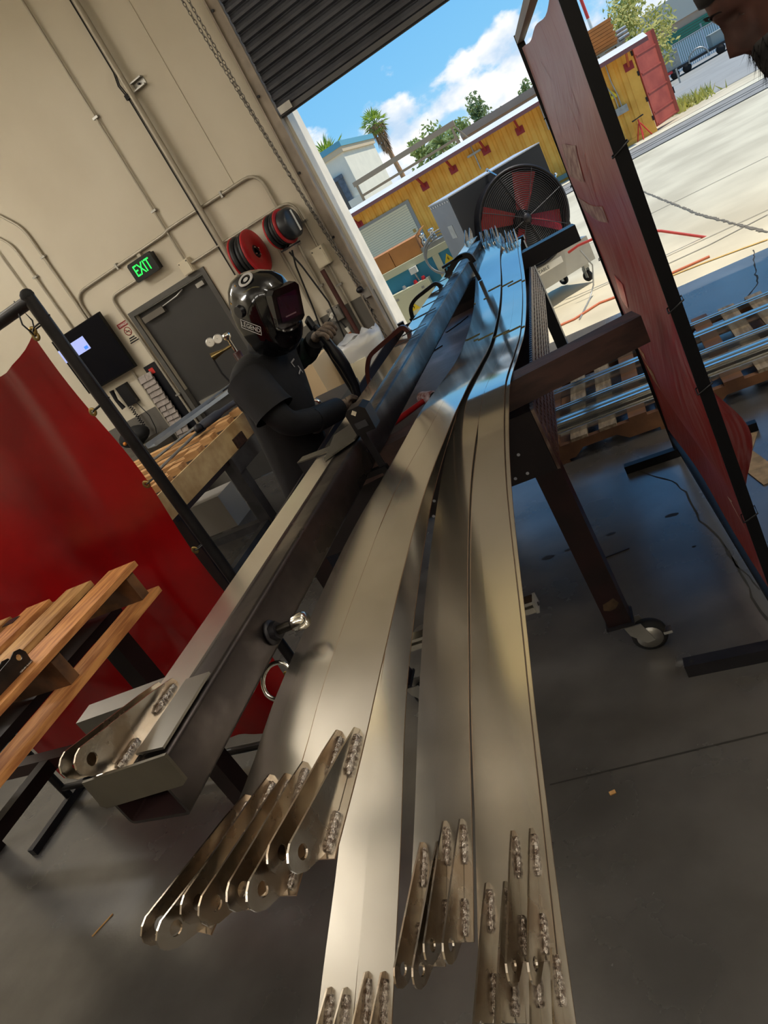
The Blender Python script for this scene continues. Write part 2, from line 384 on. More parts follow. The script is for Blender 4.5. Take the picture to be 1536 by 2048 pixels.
# roller door: each slat is a part
M_slat = mat('door_slat_steel', srgb(86, 88, 95), 0.45, 0.4, 0.22, 5)
z0 = 2.776; ph = 0.074
prof = [(0.0, 0.0), (-.020, .010), (-.024, .030), (-.010, .046), (-.004, .056), (-.012, .064), (0.0, ph)]
sm = MB(); L = [(XJ+.01, p[0], p[1]) for p in prof]; Rr = [(XJR-.01, p[0], p[1]) for p in prof]; sm.grid([Rr, L], False)
L2 = [(v[0], v[1]+.012, v[2]) for v in L]; R2 = [(v[0], v[1]+.012, v[2]) for v in Rr]; sm.grid([L2, R2], False)
slat_me = sm.mesh('slat'); slat_me.materials.append(M_slat)
rd = struct(MB().b2(XJ+.01, XJR-.01, YW-.055, YW-.015, 2.735, 2.755).b2(XJ+.01, XJR-.01, YW-.045, YW-.035, 2.755, 2.776).obj('door_1', mat('door_bottom_bar', srgb(84, 84, 86), 0.5, 0.4)))
k = 0
while z0+k*ph < 4.6:
    o = bpy.data.objects.new('slat', slat_me); COL.objects.link(o); o.location = (0, YW-.032, z0+k*ph); adopt(o, rd); k += 1
MB().b2(XJ+.02, XJ+.14, YW-.075, YW-.056, 2.745, 2.80).obj('bottom_bar_bracket', M_galv, rd)
MB().b2(XJ+.01, XJR-.01, YW-.05, YW-.02, 2.722, 2.735).obj('rubber_seal', M_rubber, rd)

# personnel door with frame and closer
M_door = mat('door_paint', srgb(58, 57, 56), 0.45, 0, 0.12, 3)
M_frame = mat('door_frame_paint', srgb(84, 82, 78), 0.5, 0, 0.2, 6)
dr = struct(MB().b2(DX0+.005, DX1-.005, YW+.05, YW+.095, 0.005, DZ-.005).obj('door_2', M_door))
MB().b2(DX0-.05, DX0, YW-.02, YW-.001, 0, DZ+.05).b2(DX1, DX1+.05, YW-.02, YW-.001, 0, DZ+.05).b2(DX0, DX1, YW-.02, YW-.001, DZ, DZ+.05).obj('door_frame', M_frame, dr)
MB().b2(DX0+.05, DX0+.33, YW+.0, YW+.048, DZ-.11, DZ-.05).obj('door_closer', mat('closer_grey', srgb(110, 106, 100), .4, .6), dr)
MB().tube([(DX0+.3, YW+.02, DZ-.06), (DX0+.55, YW-.0, DZ-.045), (DX0+.62, YW+.03, DZ-.02)], .008, 6).obj('closer_arm', M_galv, dr)
MB().b2(DX1-.14, DX1-.05, YW+.01, YW+.048, DZ-.085, DZ-.045).obj('hinge_plate', M_galv, dr)
MB().b2(DX0+.06, DX1-.06, YW+.01, YW+.048, .98, 1.03).obj('push_bar', M_galv, dr)

# ceiling fixtures (outside the frame; they light the shop and mirror in the steel)
M_tube = mat('lamp_tube', srgb(255, 240, 190), 0.5, emit=(1.0, 0.80, 0.36, 1), estr=2.6)
M_fix = mat('fixture_white', srgb(230, 226, 214), 0.5)
def fixture(x, y, z, lx, label, watts):
    f = thing('ceiling_light', label, 'light', (x, y, z))
    MB().b2(x-lx/2, x+lx/2, y-.14, y+.14, z+.02, z+.07).obj('housing', M_fix, f)
    for s_ in (-1, 1): MB().cyl((x-lx/2+.03, y+s_*.06, z), (x+lx/2-.03, y+s_*.06, z), .019, n=8).obj('lamp_tube', M_tube, f)
    for s_ in (-1, 1): MB().tube([(x+s_*lx*.35, y, z+.07), (x+s_*lx*.35, y, ZC-.001)], .006, 6).obj('hanger', M_galv, f)
    if watts:
        la = bpy.data.lights.new('fixture_lamp', 'AREA'); la.shape = 'RECTANGLE'; la.size = lx; la.size_y = .28; la.energy = watts; la.color = (1.0, 0.96, 0.90)
        lo = bpy.data.objects.new('fixture_lamp', la); COL.objects.link(lo); lo.location = (x, y, z-.025); adopt(lo, f)
        lb_ = la.copy(); lb_.energy = watts*.85; l2 = bpy.data.objects.new('fixture_uplight', lb_); COL.objects.link(l2); l2.location = (x, y, z+.08); l2.rotation_euler = (math.pi, 0, 0); adopt(l2, f)
FIX = [(-6.0, 3.4, 1.4), (-6.0, .6, 1.2), (-4.6, -2.8, .8), (-1.6, -2.8, .6), (1.4, -2.8, .6), (4.0, -2.8, .7), (3.8, .9, .9), (3.6, 3.9, 1.1), (-.85, 1.4, 0), (-3.35, 1.4, 0)]
LBL = ['over the left wall near the television', 'over the left wall behind the red curtain', 'in the back left corner', 'left of centre along the back wall', 'right of centre along the back wall', 'in the back right corner', 'right of the work table', 'inside the right end of the roller door', 'mirrored yellow in the right fan of strips', 'mirrored yellow in the drooping strips']
for (x, y, on), lb in zip(FIX, LBL):
    fixture(x, y, 4.6, 2.3, 'twin tube fluorescent light hanging '+lb, LAMP_W*on)
# ================================================================== things on the front wall
YC = YW-.022                 # conduit centre plane
M_cond = mat('conduit', srgb(168, 160, 144), 0.45, 0.35, 0.15, 8)
def conduit(label, pts, r=.0135, bend=.12, clips=(), group=None, y=YC):
    c = MB().tube(rounded([(x, y, z) for x, z in pts], bend), r, 8)
    x0, z0_ = pts[0]
    t_ = thing('conduit', label, 'conduit', (x0, y, min(p[1] for p in pts)), group)
    c.obj('pipe', M_cond, t_)
    for (x, z, v) in clips:
        (MB().b2(x-.028, x+.028, y-r-.004, YW-.002, z-.009, z+.009) if v else MB().b2(x-.009, x+.009, y-r-.004, YW-.002, z-.028, z+.028)).obj('strap_clip', M_galv, t_)
    return t_
ZT = ZC-.01
conduit('thin vertical conduit running down the wall to the box above the door', [(-3.575, ZT), (-3.575, 2.25)], .010, clips=[(-3.575, 3.56, 1), (-3.575, 2.72, 1)])
conduit('thick vertical pipe with cables tied beside it, passing the exit sign corner', [(-3.14, ZT), (-3.14, 1.0)], .026, y=YW-.06)
conduit('long horizontal conduit above the exit sign with a bend at each end', [(-4.88, 1.9), (-4.88, 2.515), (-3.62, 2.515), (-3.55, 2.53), (-2.5, 2.515), (-2.5, 1.25)], .015, .15, clips=[(-4.25, 2.515, 0), (-2.9, 2.52, 0), (-2.5, 1.85, 1), (-2.5, 1.45, 1)])
conduit('horizontal conduit from the door box past the hose reels to the cream box', [(-3.53, 2.185), (-2.34, 2.185), (-2.34, 1.75)], .012, .13, clips=[(-2.34, 1.98, 1)], y=YW-.03)
conduit('bent conduit entering the side of the exit sign', [(-4.12, 2.32), (-4.52, 2.32), (-4.52, 2.15), (-4.505, 1.9), (-4.505, .4)], .014, .12, clips=[(-4.505, 1.2, 1)])
conduit('conduit between white box and outlet, beside the hanging chain', [(-2.335, 1.6), (-2.335, .3)], .012, clips=[(-2.335, 1.38, 1)])
conduit('tall conduit with a bend above the wall television', [(-5.6, 3.75), (-5.1, 3.5), (-4.92, 3.25), (-4.92, 2.2)], .014, .1, clips=[(-4.92, 2.95, 1)])
conduit('second conduit left of the bent one, ending behind the wall television', [(-5.9, 3.7), (-5.4, 3.5), (-5.15, 3.2), (-5.15, 2.2)], .012, .1, clips=[(-5.15, 2.85, 1)])
conduit('outermost thin conduit dropping behind the wall television', [(-5.35, ZT), (-5.35, 2.2)], .009)
conduit('conduit dropping from the wall television to the brochure rack', [(-4.83, 1.7), (-4.83, .3)], .012)
# tied cables by the thick pipe
cb = thing('cable_bundle', 'pair of dark cables strapped along the thick wall pipe', 'cable', (-3.19, YW-.03, 1.9))
for dx in (-.052, -.037): MB().tube([(-3.14+dx, YW-.035, ZT), (-3.14+dx, YW-.035, 3.72), (-3.16+dx, YW-.05, 3.62), (-3.145+dx, YW-.035, 3.5), (-3.14+dx, YW-.035, 1.9)], .006, 6).obj('cable', M_dark, cb)
MB().b2(-3.21, -3.17, YW-.06, YW-.02, 3.5, 3.54).obj('strap', M_rubber, cb)
bk = thing('pipe_bracket', 'small galvanised channel bracket holding the thick pipe', 'bracket', (-3.07, YW, 3.5))
MB().b2(-3.11, -2.99, YW-.05, YW-.001, 3.515, 3.525).b2(-3.11, -2.99, YW-.05, YW-.001, 3.575, 3.585).b2(-3.11, -2.99, YW-.008, YW-.001, 3.526, 3.574).obj('channel', M_galv, bk)
MB().cyl((-3.05, YW-.009, 3.55), (-3.05, YW-.03, 3.55), .009, n=6).obj('bolt', M_dark, bk)
# faint former conduit line, painted over
tag(MB().b2(-2.775, -2.757, YW-.006, YW-.001, 2.53, ZT).obj('painted_conduit', M_wall), 'flat painted-over strip on the wall above the hose reels', 'strip')
def jbox(name, label, x, z, w, h, d, m, parts=True):
    b_ = thing(name, label, 'box', (x, YW-.001, z-h/2))
    MB().b2(x-w/2, x+w/2, YW-d, YW-.001, z-h/2, z+h/2).obj('body', m, b_)
    MB().b2(x-w/2+.008, x+w/2-.008, YW-d-.006, YW-d-.0005, z-h/2+.008, z+h/2-.008).obj('cover', m, b_)
    for sx in (-1, 1): MB().cyl((x+sx*w*.36, YW-d-.006, z+h*.36), (x+sx*w*.36, YW-d-.009, z+h*.36), .006, n=6).obj('screw', M_dark, b_)
    return b_
M_box = mat('box_paint', srgb(206, 196, 172), .5)
jbox('junction_box', 'beige junction box over the dark door', -3.585, 2.18, .12, .13, .06, M_box)
jbox('disconnect_box', 'cream disconnect box beside the hanging chain', -2.345, 1.665, .12, .17, .09, M_box)
ob = jbox('outlet_box', 'galvanised outlet box with a plug, low beside the chain', -2.5, 1.17, .13, .13, .05, M_galv)
MB().cyl((-2.52, YW-.06, 1.18), (-2.52, YW-.12, 1.17), .022, .018, 10).obj('plug', M_white, ob)
MB().tube([(-2.53, YW-.12, 1.17), (-2.62, YW-.13, 1.12), (-2.66, YW-.1, 1.0), (-2.62, YW-.09, .85), (-2.64, YW-.08, .6)], .007, 6).obj('power_cord', M_rubber, ob)
pc = thing('cord_end', 'black cord with a white and orange connector hanging from the outlet', 'cord', (-2.45, YW-.05, .6))
MB().tube([(-2.48, YW-.07, 1.1), (-2.46, YW-.06, 1.0), (-2.43, YW-.06, .6)], .006, 6).obj('cord', M_rubber, pc)
MB().cyl((-2.462, YW-.06, 1.02), (-2.458, YW-.06, .97), .02, .016, 10).obj('connector', M_white, pc)
MB().cyl((-2.458, YW-.06, .968), (-2.455, YW-.06, .93), .015, .01, 10).obj('orange_sleeve', mat('orange_plastic', srgb(214, 130, 80), .5), pc)
tag(MB().tube([(-2.40, YW-.055, 1.56), (-2.38, YW-.055, .25)], .022, 10).obj('brown_pipe', mat('brown_rust', srgb(84, 48, 42), .6, .1, .3, 7)), 'dark brown pipe standing against the wall near the chain', 'pipe')

# EXIT sign
ex = thing('exit_sign', 'black exit sign with glowing green letters above the dark door', 'sign', (-3.97, YW-.06, 2.28))
X0, X1, Z0, Z1 = -4.115, -3.815, 2.285, 2.465
MB().b2(X0+.01, X1-.01, YW-.05, YW-.001, Z0+.01, Z1-.01).obj('back_plate', M_dark, ex)
bmx = MB(); o_ = [(-.15, -.075), (-.135, -.09), (.135, -.09), (.15, -.075), (.15, .075), (.135, .09), (-.135, .09), (-.15, .075)]
bmx.prism(o_, (-3.965, YW-.07, 2.375), (1, 0, 0), (0, 0, 1), .04).obj('housing', mat('exit_black', srgb(16, 18, 20), .35), ex)
M_green = mat('exit_green', srgb(20, 230, 60), .4, emit=(0.02, 1.0, 0.10, 1), estr=1.6)
text_mesh('exit_letters', 'EXIT', .148, (-3.965, YW-.0925, 2.373), (1, 0, 0), (0, 0, 1), M_green, ex, .001, sx=.70)
MB().b2(-3.985, -3.945, YW-.04, YW-.001, 2.467, 2.50).obj('mount', M_cond, ex)

# hose reels
def reel(name, label, c, rad, depth, m_disc, m_hose, yaw, capm):
    t_ = thing(name, label, 'hose reel', (c[0], YW-.001, c[2]-rad))
    ax = Vector((math.sin(yaw), -math.cos(yaw), 0)); c = Vector(c); sx = Vector((math.cos(yaw), math.sin(yaw), 0))
    def ring(off, r0, th): return MB().lathe([(r0*.28, off), (r0*.30, off+th), (r0*.94, off+th*1.0), (r0, off+th*.6), (r0, off-.004), (r0*.94, off-th*.3), (r0*.28, off)], c, ax, 36)
    ring(-depth/2, rad, .012).obj('flange', m_disc, t_); ring(depth/2, rad, .012).obj('flange', m_disc, t_)
    MB().lathe([(.03, -depth/2-.02), (rad*.3, -depth/2-.01), (rad*.3, depth/2+.004), (.03, depth/2+.006)], c, ax, 20).obj('hub', M_dark, t_)
    for k_ in range(3):
        rr = rad*(.86-.07*(k_ % 2)); MB().tube([c+ax*(-depth*.33+depth*.33*k_)+sx*(rr*math.cos(a))+Vector((0, 0, rr*math.sin(a))) for a in [2*math.pi*i/32 for i in range(32)]], depth*.17, 8, closed=True).obj('hose_coil', m_hose, t_)
    MB().bar(c-ax*(depth/2+.012), (c.x, YW-.002, c.z), .08, .10).obj('wall_mount', M_red if m_disc is M_red else M_dark, t_)
    br = MB(); br.bar(c+ax*(depth/2)+Vector((0, 0, -rad*.62)), c-ax*(depth/2)+Vector((0, 0, -rad*1.06)), .05, .02).bar(c-ax*depth*.6+Vector((0, 0, -rad*1.06)), c+ax*depth*.7+Vector((0, 0, -rad*1.06)), .12, .012)
    br.obj('roller_guide', M_dark, t_)
    for k_ in range(4):
        a = k_*math.pi/2+.4; p = c+ax*(depth/2+.013)+sx*(rad*.2*math.cos(a))+Vector((0, 0, rad*.2*math.sin(a))); MB().cyl(p, p+ax*.01, .008, n=6).obj('bolt', M_chrome, t_)
    return t_, c, ax, sx
M_hose = mat('hose_black', srgb(24, 24, 26), .5)
reel('hose_reel', 'red hose reel with open disc flanges on the wall over the welder', (-2.86, YW-.24, 1.97), .20, .15, M_red, M_hose, R(86), None)
t2, c2, a2, s2 = reel('hose_reel', 'smaller black and red hose reel with a domed cover near the chain', (-2.50, YW-.20, 2.02), .15, .12, M_red, M_hose, R(78), None)
MB().lathe([(.001, .17), (.10, .168), (.125, .15), (.128, .075)], c2, a2, 28).obj('dome_cover', mat('cover_black', srgb(40, 42, 46), .35), t2)
MB().bar(c2+a2*.172+Vector((0, 0, .09))+s2*.02, c2+a2*.172-Vector((0, 0, .09))+s2*.02, .022, .004, up=a2).obj('cover_stripe', M_white, t2)
hb = thing('air_hose', 'pair of black hoses dropping from the small reel down the wall', 'hose', (-2.6, YW-.12, .9))
MB().tube([(-2.5, YW-.2, 1.83), (-2.55, YW-.18, 1.7), (-2.62, YW-.15, 1.3), (-2.7, YW-.15, .9)], .008, 6).obj('hose', M_hose, hb)
MB().tube([(-2.53, YW-.2, 1.83), (-2.5, YW-.18, 1.68), (-2.46, YW-.14, 1.3), (-2.5, YW-.12, .95)], .008, 6).obj('hose', M_hose, hb)
conduit('vertical conduit between the two hose reels', [(-2.68, 2.17), (-2.68, .3)], .014)

# door chain: every link is real, joined into the loop
def chain(pts, r, wire, nm, parent, m):
    mb = MB(); pts = [Vector(p) for p in pts]; segs = [(b_-a).length for a, b_ in zip(pts[:-1], pts[1:])]; tot = sum(segs); pitch = r*3.0; n = int(tot/pitch)
    for i in range(n):
        d = (i+.5)*pitch; j = 0
        while d > segs[j]: d -= segs[j]; j += 1
        c = pts[j].lerp(pts[j+1], d/segs[j]); dr_ = (pts[j+1]-pts[j]).normalized(); sx = dr_.cross(Vector((0, 1, 0))).normalized(); sy = dr_.cross(sx)
        side = (sx+sy).normalized() if i % 2 else (sx-sy).normalized()
        lp = [c+dr_*(r*1.9*math.sin(a))+side*(r*1.0*math.cos(a)) for a in [2*math.pi*q/8 for q in range(8)]]
        mb.tube(lp, wire, 5, closed=True)
    return mb.obj(nm, m, parent)
ch = thing('door_chain', 'galvanised hand chain loop hanging beside the roller door', 'chain', (-2.2, YW-.07, .3))
M_chain = mat('chain_steel', srgb(120, 116, 112), .35, .9)
chain([(-2.34, YW-.09, 3.95), (-2.24, YW-.07, 2.3), (-2.165, YW-.075, 1.28)], .011, .0034, 'chain_run', ch, M_chain)
chain([(-2.285, YW-.10, 3.95), (-2.265, YW-.08, 2.96), (-2.225, YW-.09, 2.3), (-2.135, YW-.08, 1.26)], .011, .0034, 'chain_run', ch, M_chain)
chain([(-2.16, YW-.075, 1.2), (-2.155, YW-.07, .35)], .011, .0034, 'chain_tail', ch, M_chain)
kp = thing('chain_keeper', 'small steel chain keeper with chain wound round it, on the door jamb', 'bracket', (-2.15, YW-.06, 1.17))
MB().b2(-2.17, -2.09, YW-.075, YW-.036, 1.17, 1.25).obj('plate', M_galv, kp)
MB().sphere((-2.16, YW-.095, 1.26), .036, 10, 7, (1, .8, .8)).obj('chain_knot', M_dark, kp)

# television
tv = thing('television', 'black wall television with one pale message box on screen', 'television', (-5.04, YW-.1, 1.64))
MB().b2(-5.42, -4.70, YW-.10, YW-.06, 1.645, 2.265).obj('casing', mat('tv_black', srgb(4, 5, 8), .35, spec=.2), tv)
MB().b2(-5.2, -4.9, YW-.06, YW-.001, 1.8, 2.1).obj('wall_mount', M_dark, tv)
scr = MB().b2(-5.41, -4.71, YW-.1025, YW-.1005, 1.665, 2.255).obj('screen', mat('tv_screen', srgb(4, 5, 14), .2, spec=.15), tv)
MB().b2(-5.42, -5.03, YW-.1040, YW-.1027, 2.02, 2.16).obj('message_box', mat('tv_msg', srgb(150, 160, 215), .4, emit=srgb(150, 165, 225), estr=.75), scr)
MB().b2(-5.10, -5.05, YW-.1052, YW-.1042, 2.035, 2.065).obj('message_button', mat('tv_btn', srgb(60, 120, 220), .4, emit=srgb(50, 120, 225), estr=.8), scr)
# danger sign
dg = thing('danger_sign', 'white warning sign with red header and no smoking symbol next to the television', 'sign', (-4.595, YW-.004, 1.85))
MB().b2(-4.675, -4.515, YW-.005, YW-.001, 1.845, 2.08).obj('panel', mat('sign_white', srgb(196, 186, 164), .55), dg)
M_sred = mat('sign_red', srgb(130, 36, 36), .5)
MB().b2(-4.672, -4.518, YW-.0065, YW-.0052, 2.028, 2.078).obj('header', M_sred, dg)
text_mesh('header_text', 'DANGER', .036, (-4.595, YW-.0075, 2.052), (1, 0, 0), (0, 0, 1), M_white, dg, .0004, sx=.8)
MB().lathe([(.036, 0), (.045, 0), (.045, .001), (.036, .001)], (-4.595, YW-.0052, 1.975), (0, -1, 0), 24).obj('prohibition_ring', M_sred, dg)
MB().bar((-4.625, YW-.006, 2.005), (-4.565, YW-.006, 1.945), .008, .001, up=(0, -1, 0)).obj('prohibition_slash', M_sred, dg)
MB().b2(-4.62, -4.57, YW-.0058, YW-.0052, 1.970, 1.979).obj('cigarette', M_dark, dg)
for k in range(3): MB().b2(-4.655+.01*k, -4.535-.012*k, YW-.0058, YW-.0052, 1.855+.022*k, 1.868+.022*k).obj('text_line', M_dark, dg)
# brochure rack
rk = thing('brochure_rack', 'black wall rack with tiers of grey time card pockets', 'rack', (-4.66, YW-.03, .7))
MB().b2(-4.68, -4.52, YW-.03, YW-.001, .72, 1.60).obj('back_board', mat('rack_black', srgb(14, 15, 22), .4), rk)
MB().b2(-4.64, -4.58, YW-.032, YW-.0305, 1.50, 1.56).obj('red_label', mat('label_red', srgb(190, 50, 45), .5), rk)
M_card = mat('time_card', srgb(150, 140, 134), .7, 0, .25, 30)
for cidx in range(2):
    for k in range(13):
        z = 1.50-k*.058; x = -4.80+cidx*.10+.004*random.uniform(-1, 1)
        MB().box((x+.045, YW-.045-.02*cidx, z), (.085, .012, .075), Euler((R(-18), 0, R(random.uniform(-6, 6)))).to_matrix()).obj('card', M_card, rk)
rk.location  # base
MB().b2(-4.82, -4.62, YW-.03, YW-.001, .78, 1.53).obj('card_tray', M_dark, rk)
# wall phone
ph_ = thing('wall_phone', 'black wall telephone with a coiled cord under the television', 'telephone', (-5.05, YW-.06, 1.3))
MB().b2(-5.12, -4.98, YW-.06, YW-.001, 1.33, 1.56).obj('base', M_black, ph_)
MB().tube([(-5.17, YW-.07, 1.56), (-5.185, YW-.075, 1.45), (-5.17, YW-.07, 1.34)], [.026, .019, .026], 8).obj('handset', M_black, ph_)
MB().tube([(-5.1+.02*math.sin(q*1.9), YW-.05+.02*math.cos(q*1.9), 1.33-.008*q) for q in range(40)], .005, 5).obj('coiled_cord', M_black, ph_)
MB().tube([(-5.0, YW-.05, 1.33), (-4.95, YW-.06, 1.15), (-4.98, YW-.06, 1.0), (-5.05, YW-.06, .9)], .005, 5).obj('line_cord', M_black, ph_)
# hood-like black cap on a grey cabinet below the phone
cbn = thing('grey_cabinet', 'low grey cabinet standing against the wall beneath the phone', 'cabinet', (-5.1, YW-.25, 0))
MB().b2(-5.62, -4.87, YW-.5, YW-.05, 0, .95).obj('body', mat('cabinet_grey', srgb(92, 86, 78), .5), cbn)
MB().b2(-5.25, -4.89, YW-.508, YW-.5005, .1, .9).obj('door', mat('cabinet_grey2', srgb(100, 94, 86), .5), cbn)
bgk = thing('tool_bag', 'slumped black bag with orange tag on the grey cabinet', 'bag', (-5.1, YW-.28, .95))
MB().sphere((-5.1, YW-.28, 1.056), .17, 14, 9, (1.15, .8, .62)).obj('bag_body', M_rubber, bgk)
MB().sphere((-5.14, YW-.42, 1.05), .02, 8, 6).obj('orange_tag', mat('tag_orange', srgb(200, 120, 40), .5), bgk)
# ================================================================== work table (turned 3.2 degrees), timber, far cross tube
TA = R(3.2); TU = Vector((math.cos(TA), math.sin(TA), 0)); TV = Vector((-math.sin(TA), math.cos(TA), 0)); TO = Vector((-.405, 2.0, 0))
TM = Matrix(((TU.x, TV.x, 0), (TU.y, TV.y, 0), (0, 0, 1)))
def TP(u, v, z): p = TO+TU*u+TV*v; return Vector((p.x, p.y, z))
TW, TL, ZR, ZD = 1.0, 2.55, 1.052, .955      # width, length, rail top, deck top
M_deck = mat('deck_plate', srgb(58, 44, 44), .42, .3, .5, 5, srgb(110, 102, 108), bump=.08, bscale=30, lo=.5, hi=.75)
M_apron = mat('apron_paint', srgb(30, 22, 24), .5, .1, .4, 8)
M_tread = mat('tread_plate', srgb(122, 104, 92), .4, .4, .55, 14, srgb(74, 54, 48), bump=.15, bscale=60)
tb = thing('work_table', 'dark red steel work table on casters carrying the long steel strips', 'table', TP(-TW/2, TL/2, 0))
def tbox(u0, u1, v0, v1, z0_, z1_): return MB().box(TP((u0+u1)/2, (v0+v1)/2, (z0_+z1_)/2), (u1-u0, v1-v0, z1_-z0_), TM)
tbox(-TW+.02, -.02, .012, TL-.012, ZD-.012, ZD).obj('deck', M_deck, tb)
ap = tbox(-TW, -.012, 0, .010, .835, ZR).obj('apron', M_apron, tb)
for px, py in ((1037, 908), (1055, 945), (1031, 955), (869, 1025), (870, 995)):
    p = AY(px, py, 2.0); q = TO+TU*((p-TO).dot(TU)); MB().lathe([(.0001, 0), (.0055, 0)], (q.x-TV.x*.0006, q.y-TV.y*.0006, p.z), -TV, 12).obj('bolt_hole', mat('hole_light', srgb(150, 152, 160), .6), ap)
tbox(-TW, -.012, TL-.01, TL, .86, ZR).obj('apron', M_apron, tb)
rl = tbox(-.010, 0, 0, TL, .835, ZR).obj('side_rail', M_tread, tb)
# raised diamond tread on the outer face of the rail
dm = MB()
for i in range(70):
    for j in range(6):
        c = TP(.0005, .03+i*.036+(.018 if j % 2 else 0), .86+j*.033); a = R(45) if (i+j) % 2 else R(-45)
        d = TV*math.cos(a)*.013+Vector((0, 0, math.sin(a)*.013)); n_ = TV*(-math.sin(a))*.004+Vector((0, 0, math.cos(a)*.004)); t_ = TU*.0022
        dm.add([c-d, c+n_, c+d, c-n_, c+t_-d*.4, c+t_+d*.4], [(0, 3, 4), (3, 2, 5), (3, 5, 4), (2, 1, 5), (1, 0, 4), (1, 4, 5)])
dm.obj('tread_pattern', M_tread, rl, kind='stuff')
# notched top edge of the rail
nt_ = MB()
for i in range(84): nt_.box(TP(-.006, .02+i*.030, ZR+.004), (.010, .016, .008), TM)
nt_.obj('toothed_edge', mat('edge_blue_steel', srgb(84, 92, 112), .4, .6), rl, kind='stuff')
tbox(-TW, -TW+.010, 0, TL, .86, ZR).obj('side_rail', M_apron, tb)
for u, v in ((-.045, .05), (-.40, TL-.06), (-TW+.05, .05), (-TW+.05, TL-.06)):
    lg = tbox(u-.042, u+.042, v-.042, v+.042, .17, .945).obj('leg', M_maroon, tb)
    if v < .1: # worn patches
        MB().add([TP(u-.03+.06*a, v-.0424, .24+.05*b_) for a, b_ in ((0, .2), (.3, 0), (.7, .1), (1, .5), (.8, 1), (.4, .8), (.1, .7))], [tuple(range(7))]).obj('worn_patch', mat('bare_patch', srgb(84, 66, 48), .5, .3, .4, 20), lg)
    cst = tbox(u-.05, u+.05, v-.05, v+.05, .158, .17).obj('caster', M_dark, tb)
    MB().cyl(TP(u, v, .158), TP(u, v, .138), .028, n=14).obj('swivel', M_galv, cst)
    for s_ in (-1, 1):
        MB().prism([(-.03, .03), (.03, .03), (.055, -.055), (.025, -.06), (-.02, -.01)], TP(u+.035, v+s_*.026, .108), TU, (0, 0, 1), .004).obj('fork', M_galv, cst)
    w = TP(u+.075, v, .0635)
    MB().lathe([(.018, -.021), (.05, -.021), (.0625, -.014), (.0632, 0), (.0625, .014), (.05, .021), (.018, .021)], w, TV, 28).obj('wheel', M_rubber, cst)
    MB().lathe([(.001, .0225), (.044, .022), (.046, -.022), (.001, -.0225)], w, TV, 20).obj('wheel_hub', M_galv, cst)
    MB().box(TP(u+.140, v-.02, .075), (.03, .03, .012), TM).obj('brake_pedal', M_chrome, cst)

# timber laid across the rails
M_timber = mat('stained_timber', srgb(66, 44, 38), .6, 0, .5, 3, srgb(40, 27, 25), bump=.1, bscale=14, stretch=(1.5, 8, 8))
tA = AZ(775, 896, 1.14); tB = AZ(1271, 643, 1.14); dT = (tB-tA).normalized(); nT = Vector((-dT.y, dT.x, 0))
pA = tA-dT*.22; pB = tB+dT*.02; cT = nT*.045
tag(MB().bar(Vector((pA.x, pA.y, ZR+.0535))+cT, Vector((pB.x, pB.y, ZR+.0535))+cT, .09, .087).obj('timber', M_timber), 'dark stained square timber lying across the table front under the strips', 'timber')
# far cross tube
fa = AZ(1047, 505, 1.15); fb = AZ(1150, 449, 1.15); dF = (fb-fa).normalized(); nF = Vector((-dF.y, dF.x, 0))
q0 = fa-dF*.62; q1 = fb; hz = ZR+.0495
tag(MB().bar(Vector((q0.x, q0.y, hz))+nF*.05, Vector((q1.x, q1.y, hz))+nF*.05, .1, .097).obj('cross_tube', M_black), 'black square tube lying across the far end of the work table', 'tube')

# ================================================================== long steel strips
M_strip = mat('brushed_stainless', srgb(216, 211, 202), .19, .96, .14, 3.0, srgb(196, 190, 180), rvar=.06, detail=6, lo=.35, hi=.7)
# scuffed where handled near the tabs, mirror-like film further along
t = M_strip.node_tree; geo = t.nodes.new('ShaderNodeNewGeometry'); spx = t.nodes.new('ShaderNodeSeparateXYZ'); t.links.new(geo.outputs['Position'], spx.inputs[0])
mrr = t.nodes.new('ShaderNodeMapRange'); mrr.inputs['From Min'].default_value = 1.35; mrr.inputs['From Max'].default_value = 1.95; mrr.inputs['To Min'].default_value = .23; mrr.inputs['To Max'].default_value = .09
t.links.new(spx.outputs['Y'], mrr.inputs['Value']); t.links.new(mrr.outputs[0], t.nodes['Principled BSDF'].inputs['Roughness'])
M_edge = mat('strip_edge', srgb(150, 122, 96), .4, .7)
M_tabm = mat('tab_steel', srgb(192, 184, 172), .24, 1.0, .3, 14, srgb(156, 138, 118), rvar=.08, bump=.02, bscale=120)
M_weld = mat('weld_bead', srgb(206, 200, 194), .2, 1.0, .5, 150, srgb(120, 104, 92), bump=.6, bscale=260)
M_seam = mat('film_seam', srgb(86, 82, 40), .6)
YP = [.3, .605, .81, 1.01, 1.19, 1.48, 1.7, 1.92, 2.05, 2.4, 2.8, 3.2, 3.6, 4.0, 4.4, 4.75, 5.3]
ZP = [.56, .67, .744, .83, .905, 1.035, 1.105, 1.15, 1.157, 1.125, 1.088, 1.078, 1.085, 1.115, 1.163, 1.168, 1.168]
YL = [.3, .6, .84, 1.2, 1.5, 1.8, 2.05, 2.4, 2.8, 3.2, 3.6, 4.0, 4.4, 4.75, 5.4]
ZL = [1.045, 1.092, 1.130, 1.152, 1.163, 1.169, 1.17, 1.137, 1.100, 1.090, 1.097, 1.127, 1.172, 1.19, 1.21]
SW = .079
TABO = [(0.006, 0), (-.034, .030), (-.044, .046), (-.045, .058), (-.040, .068), (-.030, .074), (-.018, .076), (.150, .028), (.196, .012), (.20, 0)]
